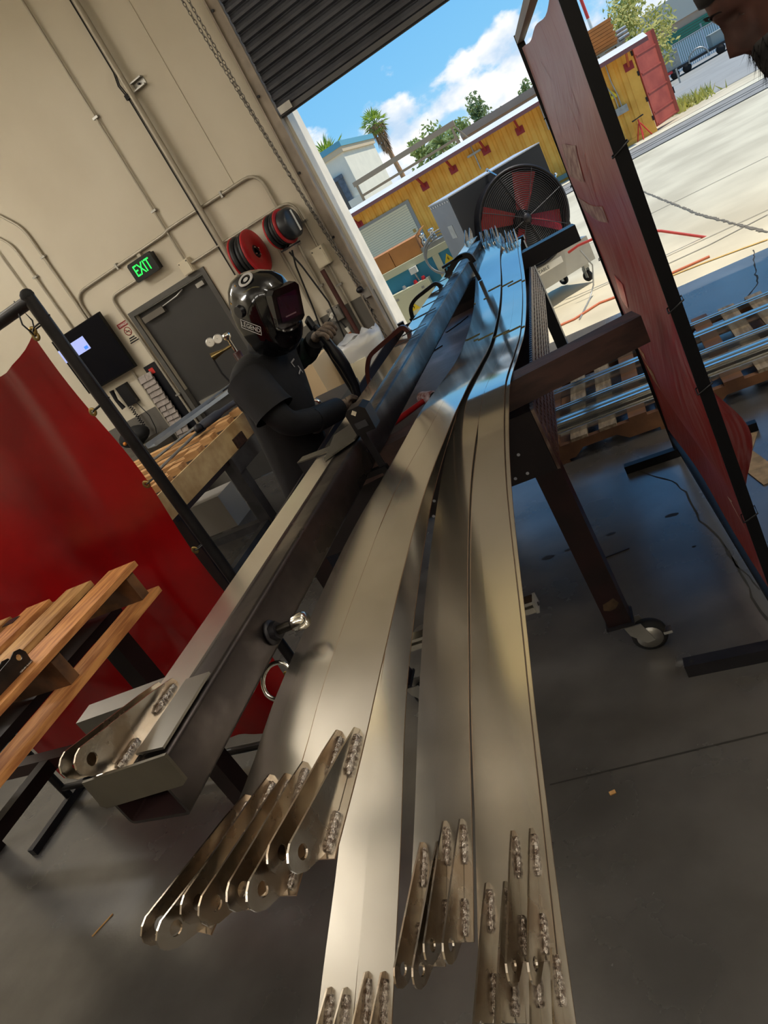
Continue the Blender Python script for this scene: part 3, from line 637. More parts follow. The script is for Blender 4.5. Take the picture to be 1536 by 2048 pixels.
def strip(label, side, cx, y0, y1, lift, seams=(), tabs=(1, 1), near_tabs=True):
    """cx: list of (y, x) of the centre line; side 'R'/'L' picks the sag profile"""
    YY, ZZ = (YP, ZP) if side == 'R' else (YL, ZL)
    SW = .079
    if side == 'L':
        SW = .0745; k_ = lambda y: 1-.068*max(0, min(1, (1.75-y)/.9)); cx = [(y*k_(y), x*k_(y)) for y, x in cx]; y0 *= .932
    ycs = [c[0] for c in cx]; xcs = [c[1] for c in cx]
    root = thing('steel_strip', label, 'metal strip', (smooth_interp(2.0, ycs, xcs), 2.0, 1.15), 'long steel strips on the work table')
    N = 90; th = .0028
    def P(y): return Vector((smooth_interp(y, ycs, xcs), y, smooth_interp(y, YY, ZZ)+lift))
    rows_t = []; rows_b = []
    for i in range(N+1):
        y = y0+(y1-y0)*i/N; p = P(y); tg = (P(y+.01)-P(y-.01)).normalized(); sx = tg.cross(Vector((0, 0, 1))).normalized(); up = sx.cross(tg)
        l = p-sx*SW/2; r_ = p+sx*SW/2
        rows_t.append([l, r_]); rows_b.append([r_-up*th, l-up*th])
    MB().grid([r_[::-1] for r_ in rows_t]).grid([r_[::-1] for r_ in rows_b]).obj('face', M_strip, root)
    eg = MB()
    eg.grid([[b_[1], t_[0]] for t_, b_ in zip(rows_t, rows_b)], False).grid([[t_[1], b_[0]] for t_, b_ in zip(rows_t, rows_b)], False)
    for i in (0, -1): eg.add([rows_t[i][0], rows_t[i][1], rows_b[i][0], rows_b[i][1]], [(0, 1, 2, 3)])
    eg.obj('edge', M_edge, root)
    def frame(y):
        p = P(y); tg = (P(y+.03)-P(y-.03)).normalized(); sx = tg.cross(Vector((0, 0, 1))).normalized(); return p, tg, sx, sx.cross(tg)
    for (end, on) in ((0, tabs[0]), (1, tabs[1])):
        if not on: continue
        yE = y0 if end == 0 else y1; sg = 1 if end == 0 else -1
        p, tg, sx, up = frame(yE+sg*.10); pe = P(yE+sg*.004); tgs = tg*sg
        for k_, off in enumerate((-.016, .020)):
            o_ = pe+sx*off+up*.0004
            tab = MB().prism(TABO, o_, tgs, up, .0036, hole=((-.016, .048), .0105)).obj('tab', M_tabm, root)
            if end == 1: continue
            side_ = sx*(.0045)
            for (a_, b_) in ((.004, .062), (.120, .188)):
                for sgn in ((1,) if k_ == 1 else (1,)):
                    n_ = 9; pts = []; rs = []
                    for q in range(n_+1):
                        t_ = a_+(b_-a_)*q/n_; pts.append(o_+tgs*t_+side_*sgn+up*.003+sx*random.uniform(-.0007, .0007)); rs.append(.0052+random.uniform(-.0008, .0010) if 0 < q < n_ else .003)
                    MB().tube(pts, rs, 7).obj('weld', M_weld, tab)
    for ys_m in seams:
        p, tg, sx, up = frame(ys_m); MB().bar(p-sx*SW*.49+up*.0016, p+sx*SW*.49+up*.0016+tg*.004, .010, .003, up=up).obj('film_seam', M_seam, root)
    return root
LB = {}
far = lambda a, b_, c: [(2.05, a), (3.2, b_), (4.4, c), (5.3, c-.055)]
S_ = .079/2
# right fan, lowest to topmost
strip('outermost steel strip of the right fan, mostly hidden below its neighbour', 'R', [(.45, -.474), (.8, -.488), (1.2, -.486), (1.6, -.480)]+far(-.478, -.530, -.598), .43, 4.78, .000, (2.9, 3.78))
strip('under strip of the right fan with its tabbed end lowest, between two upper strips', 'R', [(.5, -.558), (.8, -.556), (1.2, -.545), (1.6, -.524)]+far(-.518, -.566, -.636), .528, 4.70, .000, (3.72,))
strip('left edge strip of the right fan lying under a neighbour', 'R', [(.6, -.699), (.87, -.686), (1.25, -.660), (1.56, -.613)]+far(-.572, -.626, -.690), .602, 4.86, .0030, (2.95,))
strip('upper strip mid right fan, its tabs overlapping the left edge strip', 'R', [(.62, -.642), (.87, -.637), (1.23, -.620), (1.54, -.594)]+far(-.560, -.596, -.662), .632, 4.90, .0062, (2.93, 3.85))
strip('topmost wide steel strip at the right of the fan with yellow lamp glare', 'R', [(.6, -.496), (.82, -.499), (1.2, -.496), (1.5, -.493)]+far(-.492, -.548, -.616), .602, 4.74, .0058, (2.91, 3.80))
# middle pair hanging below the left fan
strip('left strip of the drooping pair with bright ground patches below the left fan', 'R', [(.38, -.890), (.58, -.884), (.8, -.872), (1.1, -.860), (1.5, -.800)]+far(-.700, -.716, -.780), .385, 5.05, .0000, (3.0,))
strip('right strip of the drooping pair hanging between left and right fans', 'R', [(.40, -.806), (.6, -.802), (.9, -.795), (1.16, -.778), (1.5, -.720)]+far(-.640, -.660, -.730), .405, 5.10, .0030, (3.0,))
# left fan
strip('leftmost strip of the left fan with ground grain near its tabs', 'L', [(.48, -.905), (.72, -.858), (.9, -.850), (1.38, -.80), (1.73, -.74)]+far(-.720, -.745, -.815), .478, 5.25, .000, (3.1, 3.75))
strip('upper smooth steel strip of the left fan, second from the tube beam', 'L', [(.50, -.838), (.74, -.812), (.88, -.809), (1.2, -.789), (1.5, -.768)]+far(-.705, -.735, -.80), .504, 5.20, .0034, (3.08,))
strip('under strip of the left fan, third from the tube beam', 'L', [(.515, -.756), (.75, -.742), (.9, -.735), (1.2, -.715), (1.5, -.690)]+far(-.660, -.690, -.752), .517, 5.15, .0030, (3.0, 3.74))
strip('right hand top strip of the left fan, its tabs set furthest back', 'L', [(.56, -.695), (.77, -.680), (.93, -.674), (1.15, -.672), (1.45, -.664), (1.84, -.636)]+far(-.625, -.665, -.725), .562, 5.12, .0066, (2.96, 3.84))

# bright extrusion bar hung under the strips, between the fans
exb = thing('clamp_bar', 'bright aluminium extrusion bar passing under the drooping strips', 'bar', AZ(940, 1235, .86))
a_ = AZ(822, 1278, .872); b_ = AZ(1066, 1200, .872); de = (b_-a_).normalized()
MB().bar(a_-de*.02, b_, .030, .012).bar(a_-de*.02-Vector((0, 0, .014)), b_-Vector((0, 0, .014)), .042, .015).obj('profile', M_chrome, exb)
MB().bar(b_-de*.001-Vector((0, 0, .010)), b_+de*.006-Vector((0, 0, .010)), .042, .030).obj('end_cap', M_galv, exb)
MB().cyl(b_+de*.006-Vector((0, 0, .014)), b_+de*.009-Vector((0, 0, .014)), .005, n=10).obj('screw', M_dark, exb)

# stand under the far ends of strips and beam
sp0 = AY(1110, 655, 5.2)
rst = thing('roller_stand', 'black roller stand under the far ends of the strips', 'stand', (sp0.x, 5.2, 0))
MB().b2(sp0.x-.04, sp0.x+.04, 5.16, 5.24, .03, 1.10).obj('post', M_black, rst)
MB().b2(-1.0, sp0.x+.05, 5.165, 5.235, 1.10, 1.128).obj('crossbar', M_black, rst)
MB().b2(sp0.x-.05, sp0.x+.05, 4.98, 5.42, 0, .03).obj('foot', M_black, rst)
MB().b2(-.99, -.91, 5.16, 5.24, .03, 1.0995).obj('post', M_black, rst); MB().b2(-1.0, -.90, 5.05, 5.42, 0, .03).obj('foot', M_black, rst)
# ================================================================== tube beam with its strip, plates and clamps
BX0, BX1, BZ0, BZ1, BY0, BY1 = -1.003, -.866, 1.151, 1.252, .58, 5.06
M_beam = mat('beam_steel', srgb(98, 91, 88), .32, .95, .4, 4.5, srgb(66, 61, 60), bump=.05, bscale=40, rvar=.1)
bm_ = thing('rectangular_tube', 'long rectangular steel tube beam lying along the table with plates on top', 'beam', ((BX0+BX1)/2, 2.8, BZ0))
w_ = .006; r_ = .010
def rrect(x0, x1, z0_, z1_, r, n=4):
    out = []
    for cx, cz, a0 in ((x1-r, z1_-r, 0), (x0+r, z1_-r, 90), (x0+r, z0_+r, 180), (x1-r, z0_+r, 270)):
        for k_ in range(n+1): a = R(a0+90*k_/n); out.append((cx+r*math.cos(a), cz+r*math.sin(a)))
    return out
oo = rrect(BX0, BX1, BZ0, BZ1, r_); ii = rrect(BX0+w_, BX1-w_, BZ0+w_, BZ1-w_, r_-w_+.001)
g = MB(); n = len(oo)
g.grid([[(x, BY0, z) for x, z in oo], [(x, BY1, z) for x, z in oo]], True, True)
g.add([(x, BY0, z) for x, z in oo]+[(x, BY0, z) for x, z in ii], [(i, n+i, n+(i+1) % n, (i+1) % n) for i in range(n)])
g.add([(x, BY1, z) for x, z in oo]+[(x, BY1, z) for x, z in ii], [(i, (i+1) % n, n+(i+1) % n, n+i) for i in range(n)])
g.obj('tube', M_beam, bm_)
MB().grid([[(x, BY1, z) for x, z in ii], [(x, BY0, z) for x, z in ii]], True, True).obj('tube_inside', mat('oxide_red', srgb(36, 10, 10), .7, 0, .4, 12), bm_)
# strip with tabs welded along the top left of the beam
XS0, XS1 = -1.004, -.925
sp_ = MB().b2(XS0, XS1, BY0+.012, BY1+.30, BZ1+.0003, BZ1+.005).obj('top_strip', M_strip, bm_)
for x in (-.992, -.957):
    for yE, sg in ((BY0+.014, 1), (BY1+.296, -1)):
        tb_ = MB().prism(TABO, (x, yE, BZ1+.005), (0, sg, 0), (0, 0, 1), .0036, hole=((-.016, .048), .0105)).obj('tab', M_tabm, bm_)
        if sg < 0: continue
        for a_, b_ in ((.004, .062), (.120, .188)):
            pts = [(x+.005+random.uniform(-.0006, .0006), yE+a_+(b_-a_)*q/9, BZ1+.008) for q in range(10)]
            MB().tube(pts, [.003]+[.0050+random.uniform(-.0008, .001) for q in range(8)]+[.003], 7).obj('weld', M_weld, tb_)
M_plate = mat('plate_grey', srgb(112, 108, 100), .34, .8, .2, 6)
def top_plate(px_list, z, th, m, nm):
    ps = [AZ(x, y, z) for x, y in px_list]; mb = MB(); k_ = len(ps)
    mb.add([p for p in ps]+[p-Vector((0, 0, th)) for p in ps], [tuple(range(k_))[::-1] if False else tuple(range(k_)), tuple(range(k_, 2*k_))[::-1]]+[(i, k_+i, k_+(i+1) % k_, (i+1) % k_) for i in range(k_)])
    return mb.obj(nm, m, bm_)
top_plate([(325, 1494), (418, 1343), (372, 1358), (270, 1507)], BZ1+.012, .005, M_plate, 'cover_plate')
top_plate([(727, 851), (708, 878), (648, 920), (668, 870), (700, 848)], BZ1+.012, .005, M_plate, 'cover_plate')
for px, py in ((310, 1497), (286, 1505), (688, 890), (700, 880)):
    c = AZ(px, py, BZ1+.006); MB().sphere(c, .005, 8, 6).obj('tack_weld', M_weld, bm_)
# end plate across the tube mouth
ep = [AY(x, y, BY0-.006) for x, y in ((163, 1567), (329, 1511), (372, 1562), (366, 1571), (214, 1617), (200, 1613), (196, 1606))]
k_ = len(ep); bk_ = [p+Vector((0, .0055, 0)) for p in ep]
MB().add(ep+bk_, [tuple(range(k_))[::-1], tuple(range(k_, 2*k_))]+[(i, (i+1) % k_, k_+(i+1) % k_, k_+i) for i in range(k_)]).obj('end_plate', mat('end_plate_steel', srgb(92, 86, 74), .5, .5, .25, 8), bm_)
# stud with washer, nut and bright sleeve on the near side of the beam
bc = AX(541, 1266, BX1)
bl = thing('stud_bolt', 'heavy threaded stud with hex nut and bright sleeve sticking out of the beam', 'bolt', (bc.x, bc.y, bc.z-.02))
sd = Vector((1, .10, .02)).normalized()
MB().lathe([(.001, .001), (.026, .001), (.026, .006), (.001, .006)], bc, sd, 24).obj('washer', M_dark, bl)
MB().tube([bc+sd*.006, bc+sd*.020], .020, 6).obj('nut', M_dark, bl)
pts = [bc+sd*(.02+.002*q) for q in range(19)]; MB().tube(pts, [.0105 if q % 2 else .0092 for q in range(19)], 12).obj('thread', mat('black_oxide', srgb(52, 48, 44), .35, .8), bl)
MB().lathe([(.001, .056), (.014, .056), (.018, .062), (.018, .082), (.015, .090), (.001, .090)], bc, sd, 18).obj('sleeve', M_chrome, bl)
# chrome ring hanging below
rc = AX(556, 1362, BX1-.02)
tag(MB().tube(arc((rc.x, rc.y, rc.z), .036, 0, 2*math.pi*31/32, 31, (.9, .3, 0), (0, .5, .86)), .005, 8, closed=True).obj('steel_ring', M_chrome), 'polished steel ring below the beam near the stud', 'ring')
# square bar stub and flat bar sticking out on the left of the beam
a_ = AZ(176, 1440, 1.235); tag(MB().bar((a_.x-.0, a_.y, 1.227), (BX0-.002, a_.y+.02, 1.227), .05, .05).obj('bar_stub', M_plate), 'short grey square bar butted against the beam behind the tabs', 'bar')
a_ = AZ(600, 920, 1.262); b_ = AZ(690, 886, 1.262)
fb_ = thing('angle_bar', 'grey angle bar resting on the beam and pointing at the welder', 'bar', (a_.x, a_.y, 1.25))
MB().bar((a_.x, a_.y, 1.2615), (b_.x, b_.y, 1.2615), .040, .004).obj('top_flange', M_plate, fb_)
dd_ = (b_-a_).normalized(); nn_ = Vector((dd_.y, -dd_.x, 0))
MB().bar((a_.x+nn_.x*.018, a_.y+nn_.y*.018, 1.239), (a_.x+nn_.x*.018+dd_.x*.14, a_.y+nn_.y*.018+dd_.y*.14, 1.239), .004, .040).obj('down_flange', M_dark, fb_)

# ---- clamps on the beam
M_clamp = mat('clamp_black', srgb(22, 20, 22), .35, .3)
M_clampm = mat('clamp_maroon', srgb(70, 34, 30), .32, .2)
def path3(pts, y=None): return [AY(x, y_, y) for x, y_ in pts]
# near bar clamp
c = AZ(727, 838, BZ1+.045)
nc = thing('bar_clamp', 'black bar clamp with a square head gripping the beam beside the flat bar', 'clamp', (c.x, c.y, BZ1))
hd = MB(); Mh = Euler((0, 0, R(8))).to_matrix()
hd.prism([(-.032, -.040), (.032, -.040), (.034, .028), (.018, .042), (-.022, .042), (-.034, .030)], (c.x, c.y, BZ1+.052), (1, 0, 0), (0, 0, 1), .055).obj('head', M_clamp, nc)
MB().box((c.x-.004, c.y-.0285, BZ1+.08), (.014, .003, .014), Euler((0, R(45), 0)).to_matrix()).obj('spring_pin', M_chrome, nc)
MB().b2(c.x-.02, c.x+.018, c.y-.0305, c.y-.028, BZ1+.03, BZ1+.05).obj('maker_plate', mat('plate_dark', srgb(40, 40, 44), .4), nc)
MB().bar((BX1+.014, c.y, BZ1+.03), (BX1+.022, c.y, .99), .006, .022, up=(1, 0, 0)).obj('bar', M_dark, nc)
MB().b2(c.x-.01, BX1+.026, c.y-.012, c.y+.012, BZ1+.02, BZ1+.034).obj('bridge', M_clamp, nc)
MB().b2(BX1-.05, BX1+.03, c.y-.012, c.y+.012, BZ0-.03, BZ0-.012).obj('lower_jaw', M_clamp, nc)
# C clamps: frame swept through the points read off the photograph, in a plane across the beam
def sweep_flat(pts, y, w, h, m, nm, parent):
    P_ = [AY(px, py, y) for px, py in pts]; P_ = rounded(P_, .03, 4)
    mb = MB(); rows = []
    for i, p in enumerate(P_):
        d = (P_[min(i+1, len(P_)-1)]-P_[max(i-1, 0)]).normalized(); up = d.cross(Vector((0, 1, 0))).normalized()
        rows.append([p+up*h/2+Vector((0, -w/2, 0)), p+up*h/2+Vector((0, w/2, 0)), p-up*h/2+Vector((0, w/2, 0)), p-up*h/2+Vector((0, -w/2, 0))])
    mb.grid(rows, False, True); mb.add(rows[0], [(3, 2, 1, 0)]); mb.add(rows[-1], [(0, 1, 2, 3)])
    return mb.obj(nm, m, parent), P_
def cclamp(label, y, frame, foot, handle, m, bar=None):
    f0 = AZ(foot[0], foot[1], BZ1+.006)
    root = thing('c_clamp', label, 'clamp', (f0.x, y, BZ1+.005))
    fo, P_ = sweep_flat(frame, y, .018, .020, m, 'frame', root)
    MB().cyl(P_[0]+Vector((0, 0, .004)), (P_[0].x, y, BZ1+.0062), .014, .018, 12).obj('swivel_pad', M_clamp, root)
    if handle:
        ho, H_ = sweep_flat(handle, y-.012, .016, .014, m, 'handle', root)
        MB().cyl((H_[0].x, y-.03, H_[0].z), (H_[0].x, y+.02, H_[0].z), .008, n=8).obj('rivet', M_chrome, root)
    if bar:
        b0, b1 = AY(*bar[0], y), AY(*bar[1], y)
        bo = MB().bar(b0, b1, .045, .022).obj('lower_arm', M_clamp, root)
    return root
cclamp('maroon locking clamp with long handle held by the welder', 3.0, [(818, 664), (806, 652), (738, 712), (734, 742), (744, 790)], (818, 664), [(744, 764), (726, 790), (700, 808), (686, 826)], M_clampm, ((744, 800), (812, 762)))
cclamp('black locking clamp with open frame, next along the beam after the maroon one', 3.85, [(882, 573), (872, 565), (830, 598), (820, 615), (826, 640)], (880, 578), None, M_clamp, ((822, 640), (872, 612)))
cclamp('small dark clamp arm between maroon and black clamps', 3.35, [(812, 668), (806, 690), (790, 735)], (822, 655), None, M_clampm, ((790, 735), (830, 708)))
# far bar clamp
c = AZ(935, 520, BZ1+.07)
fc = thing('bar_clamp', 'black bar clamp standing at the far end of the beam by the fan', 'clamp', (c.x, 4.15, BZ1))
sweep_flat([(892, 560), (898, 545), (916, 515), (938, 508), (948, 524)], 4.15, .03, .032, M_clamp, 'head', fc)
sweep_flat([(940, 522), (960, 560)], 4.13, .02, .02, M_clamp, 'bar', fc)
MB().bar(AY(885, 535, 4.15), AY(925, 510, 4.15), .03, .014).obj('sliding_arm', M_clamp, fc)
for q in range(3): MB().cyl(AY(890+6*q, 537-4*q, 4.15), AY(893+6*q, 548-4*q, 4.15), .005, n=6).obj('tooth', M_clamp, fc)
# crossing tack strips along the beam top
M_tape = mat('tack_line', srgb(30, 30, 34), .5)
for i, (px, py) in enumerate(((796, 690), (812, 668), (826, 640), (860, 622), (872, 600), (893, 572), (915, 545))):
    p = AZ(px, py, BZ1+.006); tag(MB().bar((XS0+.004, p.y, BZ1+.0062), (BX1-.012, p.y+.012, BZ1+.0062), .006, .002).obj('tack_bar', M_tape), 'thin tack bar across the beam top '+('beside the maroon clamp', 'just behind the maroon clamp', 'before the black locking clamp', 'at the foot of the black locking clamp', 'just behind the black locking clamp', 'before the far bar clamp', 'at the foot of the far bar clamp')[i], 'bar', 'tack bars across the beam')

# ---- mallet and shims on the deck
hp = AZ(853, 790, 1.0)
ml = thing('mallet', 'dead blow mallet with a worn red handle lying beside the beam', 'mallet', (hp.x, hp.y, ZD))
h0 = AZ(803, 832, .99); ax_ = (Vector((hp.x, hp.y, 0))-Vector((h0.x, h0.y, 0))).normalized(); pr_ = Vector((-ax_.y, ax_.x, 0))
hc = Vector((hp.x, hp.y, ZD+.031))
MB().lathe([(.001, -.055), (.026, -.055), (.030, -.048), (.030, .048), (.026, .055), (.001, .055)], hc, pr_, 18).obj('head', mat('mallet_head', srgb(120, 70, 70), .5, 0, .6, 40, srgb(190, 180, 190)), ml)
MB().lathe([(.001, -.0565), (.024, -.0565), (.024, -.0545)], hc, pr_, 18).obj('face', M_rubber, ml)
MB().tube([hc-ax_*.02, hc-ax_*.16, hc-ax_*.30], [.012, .014, .015], 10).obj('handle', M_red, ml)
for i, (px, py) in enumerate(((800, 795), (868, 700), (905, 655), (925, 640))):
    p = AZ(px, py, ZD+.004); tag(MB().box((p.x, p.y, ZD+.003), (.11, .018, .005), Euler((0, 0, R(20+14*i))).to_matrix()).obj('shim', M_black), 'black flat shim on the table deck '+('next to the mallet', 'half way along the beam', 'tucked under the beam edge', 'near the far cross tube')[i], 'shim', 'black shims on the deck')
# ================================================================== welding screens
M_curt = mat('red_vinyl', srgb(132, 9, 13), .22, 0, .35, 2.2, srgb(84, 4, 8), bump=.02, bscale=9, spec=.6, trans=0.0)
def add_translucency(m, col, fac):
    t = m.node_tree; b = t.nodes['Principled BSDF']; out = [n for n in t.nodes if n.type == 'OUTPUT_MATERIAL'][0]
    tr = t.nodes.new('ShaderNodeBsdfTranslucent'); tr.inputs[0].default_value = col; ms = t.nodes.new('ShaderNodeMixShader'); ms.inputs[0].default_value = fac
    t.links.new(b.outputs[0], ms.inputs[1]); t.links.new(tr.outputs[0], ms.inputs[2]); t.links.new(ms.outputs[0], out.inputs[0])
add_translucency(M_curt, srgb(220, 20, 20), .2)
M_post = mat('screen_tube', srgb(44, 42, 44), .32, .6, .35, 10)
M_brass = mat('brass_eyelet', srgb(150, 128, 78), .3, .9)
M_tie = mat('zip_tie', srgb(16, 16, 18), .5)
# ---- left screen: plane y = YS, x from SX0 to SX1
YS, SX0, SX1, SH = 1.87, -3.47, -1.655, 2.085
sc = thing('welding_screen', 'red vinyl welding curtain on a steel tube frame before the television wall', 'screen', ((SX0+SX1)/2, YS, 0))
for x, nm in ((SX0, 'post'), (SX1, 'post')): MB().cyl((x, YS, .03), (x, YS, SH), .021, n=14).obj(nm, M_post, sc)
MB().cyl((SX0, YS, SH-.02), (SX1, YS, SH-.02), .021, n=14).obj('top_rail', M_post, sc)
MB().cyl((SX0, YS, .10), (SX1, YS, .10), .018, n=14).obj('bottom_rail', M_post, sc)
for x in (SX0, SX1): MB().b2(x-.02, x+.02, YS-.32, YS+.32, 0, .04).obj('foot', M_dark, sc)
MB().sphere((SX1, YS, SH-.005), .023, 10, 6).obj('corner_cap', M_rubber, sc)
eye = [(SX1-.06-.46*k, SH-.11) for k in range(4)]
def curtain_left():
    rows = []; nx, nz_ = 46, 40
    for j in range(nz_+1):
        v = j/nz_; row = []
        for i in range(nx+1):
            u = i/nx
            x = SX1-.075-(SX1-SX0-.15)*u
            sagx = .05*math.sin(math.pi*((u*(SX1-SX0-.15)) % .46)/.46)      # scallops between the ties
            ztop = SH-.105-sagx*(1-0)
            zbot = .16
            z = ztop+(zbot-ztop)*v
            edge = max(0, 1-u/.06)
            x += -.018*math.sin(v*math.pi*5)*edge*.6
            y = YS-.004+.012*math.sin(u*17+v*3)+.008*math.sin(u*5+v*7)-.030*math.exp(-((u-.09-.05*v)/.03)**2)*(1-v)*.8+.018*math.exp(-((u-.16-.12*v)/.04)**2)
            row.append((x, y, z))
        rows.append(row)
    return rows
MB().grid([r_[::-1] for r_ in curtain_left()]).obj('curtain', M_curt, sc)
def eyelet(c, ax, parent, tie_to=None):
    e_ = MB().lathe([(.006, .002), (.014, .003), (.016, 0), (.014, -.003), (.006, -.002), (.006, .002)], c, ax, 18).obj('eyelet', M_brass, parent)
    if tie_to is not None:
        a = Vector(c); b_ = Vector(tie_to); m_ = (a+b_)/2
        MB().tube([a, m_+Vector((0, -.024, 0)), b_+(b_-a).normalized()*.024, m_+Vector((0, .024, 0)), a], .0028, 6).obj('zip_tie', M_tie, e_)
for x, z in eye: eyelet((x, YS-.012, z-.005), (0, -1, 0), sc, (x, YS, SH-.02))
for px, py in ((80, 653), (196, 818), (306, 962), (402, 1095), (613, 1340-3)):
    p = AY(px, py, YS-.012); eyelet((min(p.x, SX1-.055), YS-.014, p.z), (0, -1, 0), sc, (SX1, YS, p.z+.01))
# ---- right screen, seen almost edge-on: near post at (NX, NY), far post at (FX, FY)
NX, NY, FX, FY, RH = .053, 1.885, -.118, 3.47, 2.075
rs_ = thing('welding_screen', 'scuffed red welding curtain seen edge-on in a black frame beside the table', 'screen', ((NX+FX)/2, (NY+FY)/2, 0))
M_bpost = mat('black_frame', srgb(6, 7, 11), .45, spec=.3)
MB().b2(NX-.0165, NX+.0165, NY-.019, NY+.019, .0, RH).obj('post', M_bpost, rs_)
MB().b2(FX-.016, FX+.016, FY-.016, FY+.016, .0, RH).obj('post', M_bpost, rs_)
MB().bar((NX, NY, RH-.02), (FX, FY, RH-.02), .03, .03).obj('top_rail', mat('rail_wood', srgb(120, 104, 84), .5), rs_)
MB().bar((NX, NY, .12), (FX, FY, .12), .03, .03).obj('bottom_rail', M_bpost, rs_)
MB().b2(-.285, .37, NY-.022, NY+.022, 0, .05).obj('foot', M_dark, rs_)
MB().b2(-.39, .26, FY-.055, FY-.015, 0, .045).obj('foot', M_bpost, rs_)
MB().lathe([(.0001, 0), (.008, 0)], (-.258, NY, .0504), (0, 0, 1), 12).obj('bolt_hole', M_rubber, rs_)
# scuffed vinyl: pale scratches, tape patches are flat wear on the sheet
M_scuff = mat('scuffed_vinyl', srgb(92, 22, 26), .38, 0, .5, 3.0, srgb(104, 78, 80), bump=.05, bscale=30, stretch=(22, 22, 1.3), lo=.44, hi=.62, spec=.5, detail=8)
t = M_scuff.node_tree; b = t.nodes['Principled BSDF']; g_ = t.nodes.new('ShaderNodeNewGeometry'); sx_ = t.nodes.new('ShaderNodeSeparateXYZ'); t.links.new(g_.outputs['Position'], sx_.inputs[0])
m1 = t.nodes.new('ShaderNodeMapRange'); m1.inputs['From Min'].default_value = .9; m1.inputs['From Max'].default_value = 2.0; t.links.new(sx_.outputs['Z'], m1.inputs['Value'])
n1 = t.nodes.new('ShaderNodeTexNoise'); n1.inputs['Scale'].default_value = 5; n1.inputs['Detail'].default_value = 8; tcn = t.nodes.new('ShaderNodeTexCoord'); mpn = t.nodes.new('ShaderNodeMapping'); mpn.inputs['Scale'].default_value = (16, 16, 1.6); t.links.new(tcn.outputs['Object'], mpn.inputs[0]); t.links.new(mpn.outputs[0], n1.inputs['Vector'])
sm1 = math_node(t, 'MULTIPLY', n1.outputs['Fac'], m1.outputs[0]); m2 = t.nodes.new('ShaderNodeMapRange'); m2.inputs['From Min'].default_value = .18; m2.inputs['From Max'].default_value = .46; m2.inputs['To Max'].default_value = .9; t.links.new(sm1, m2.inputs['Value'])
mx1 = t.nodes.new('ShaderNodeMix'); mx1.data_type = 'RGBA'; old = b.inputs['Base Color'].links[0].from_socket; t.links.new(m2.outputs[0], mx1.inputs[0]); t.links.new(old, mx1.inputs[6]); mx1.inputs[7].default_value = srgb(140, 128, 130); t.links.new(mx1.outputs[2], b.inputs['Base Color'])
add_translucency(M_scuff, srgb(190, 70, 64), .12)
M_patch = mat('tape_patch', srgb(206, 182, 142), .7, 0, .4, 30, srgb(130, 70, 60))
def rc_pt(u, v):     # u 0 near .. 1 far, v 0 top .. 1 bottom
    bx = NX-.004+(FX-NX+.006)*u; by = NY+.022+(FY-NY-.04)*u
    z = RH-.055-.014*math.sin(math.pi*u*3)**2*(1-v)-(RH-.21)*v
    bul = .030*math.sin(v*7.3+u*2.0)+.018*math.sin(v*15+1.2)+.012*math.sin(u*6+v*3)
    bul *= (.10+.90*math.sin(math.pi*min(1, u*.92+.08))**.7)
    if u < .12: bul += .10*(1-u/.12)*math.exp(-((v-.66)/.085)**2)
    return Vector((bx+bul-.008, by, z))
rows = [[rc_pt(i/22, j/60) for i in range(23)] for j in range(61)]
cu_ = MB().grid(rows).obj('curtain', M_scuff, rs_)
def patch(u0, u1, v0, v1, nm, m):
    rr = [[rc_pt(u0+(u1-u0)*i/5, v0+(v1-v0)*j/5)+Vector((-.0022, 0, 0)) for i in range(6)] for j in range(6)]
    MB().grid(rr).obj(nm, m, cu_)
patch(.35, .75, .625, .665, 'tape_patch', M_patch); patch(.40, .62, .598, .612, 'tape_patch', M_patch)
patch(.40, .80, .315, .345, 'tape_patch', mat('tape_grey', srgb(150, 128, 120), .6, 0, .4, 30, srgb(110, 80, 80)))
patch(.50, .72, .205, .27, 'tape_patch', mat('tape_grey', srgb(150, 128, 120), .6))
patch(.48, .60, .47, .52, 'bare_red_patch', mat('bare_red', srgb(190, 20, 24), .25))
MB().add([rc_pt(.18, .858)+Vector((-.003, 0, 0)), rc_pt(.26, .885)+Vector((-.003, 0, 0)), rc_pt(.13, .905)+Vector((-.003, 0, 0)), rc_pt(.22, .880)+Vector((-.003, 0, 0))], [(0, 1, 3), (3, 1, 2)]).obj('torn_flap', M_white, cu_)
# scratches as thin pale ribbons
for k in range(14):
    u = random.uniform(.15, .85); v = random.uniform(.04, .55); du = random.uniform(-.12, .12); dv = random.uniform(.02, .07)
    P_ = [rc_pt(u+du*q/4, v+dv*q/4)+Vector((-.0026, 0, 0)) for q in range(5)]
    MB().grid([P_, [p+Vector((0, .006, 0)) for p in P_]]).obj('scratch', mat('scratch_pale', srgb(190, 168, 160), .6), cu_)
for z in (1.62, 1.22, .98, .55):
    tz = MB().tube([(NX-.021, NY-.022, z-.012), (NX+.021, NY-.022, z+.006), (NX+.021, NY+.022, z+.006), (NX-.021, NY+.022, z-.012), (NX-.021, NY-.022, z-.012)], .0022, 5).obj('zip_tie', M_tie, rs_)
for z in (1.75, 1.45, 1.1, .8):
    tz = MB().tube([(FX-.021, FY-.022, z-.012), (FX+.021, FY-.022, z+.006), (FX+.021, FY+.022, z+.006), (FX-.021, FY+.022, z-.012), (FX-.021, FY-.022, z-.012)], .0024, 5).obj('zip_tie', M_tie, rs_)

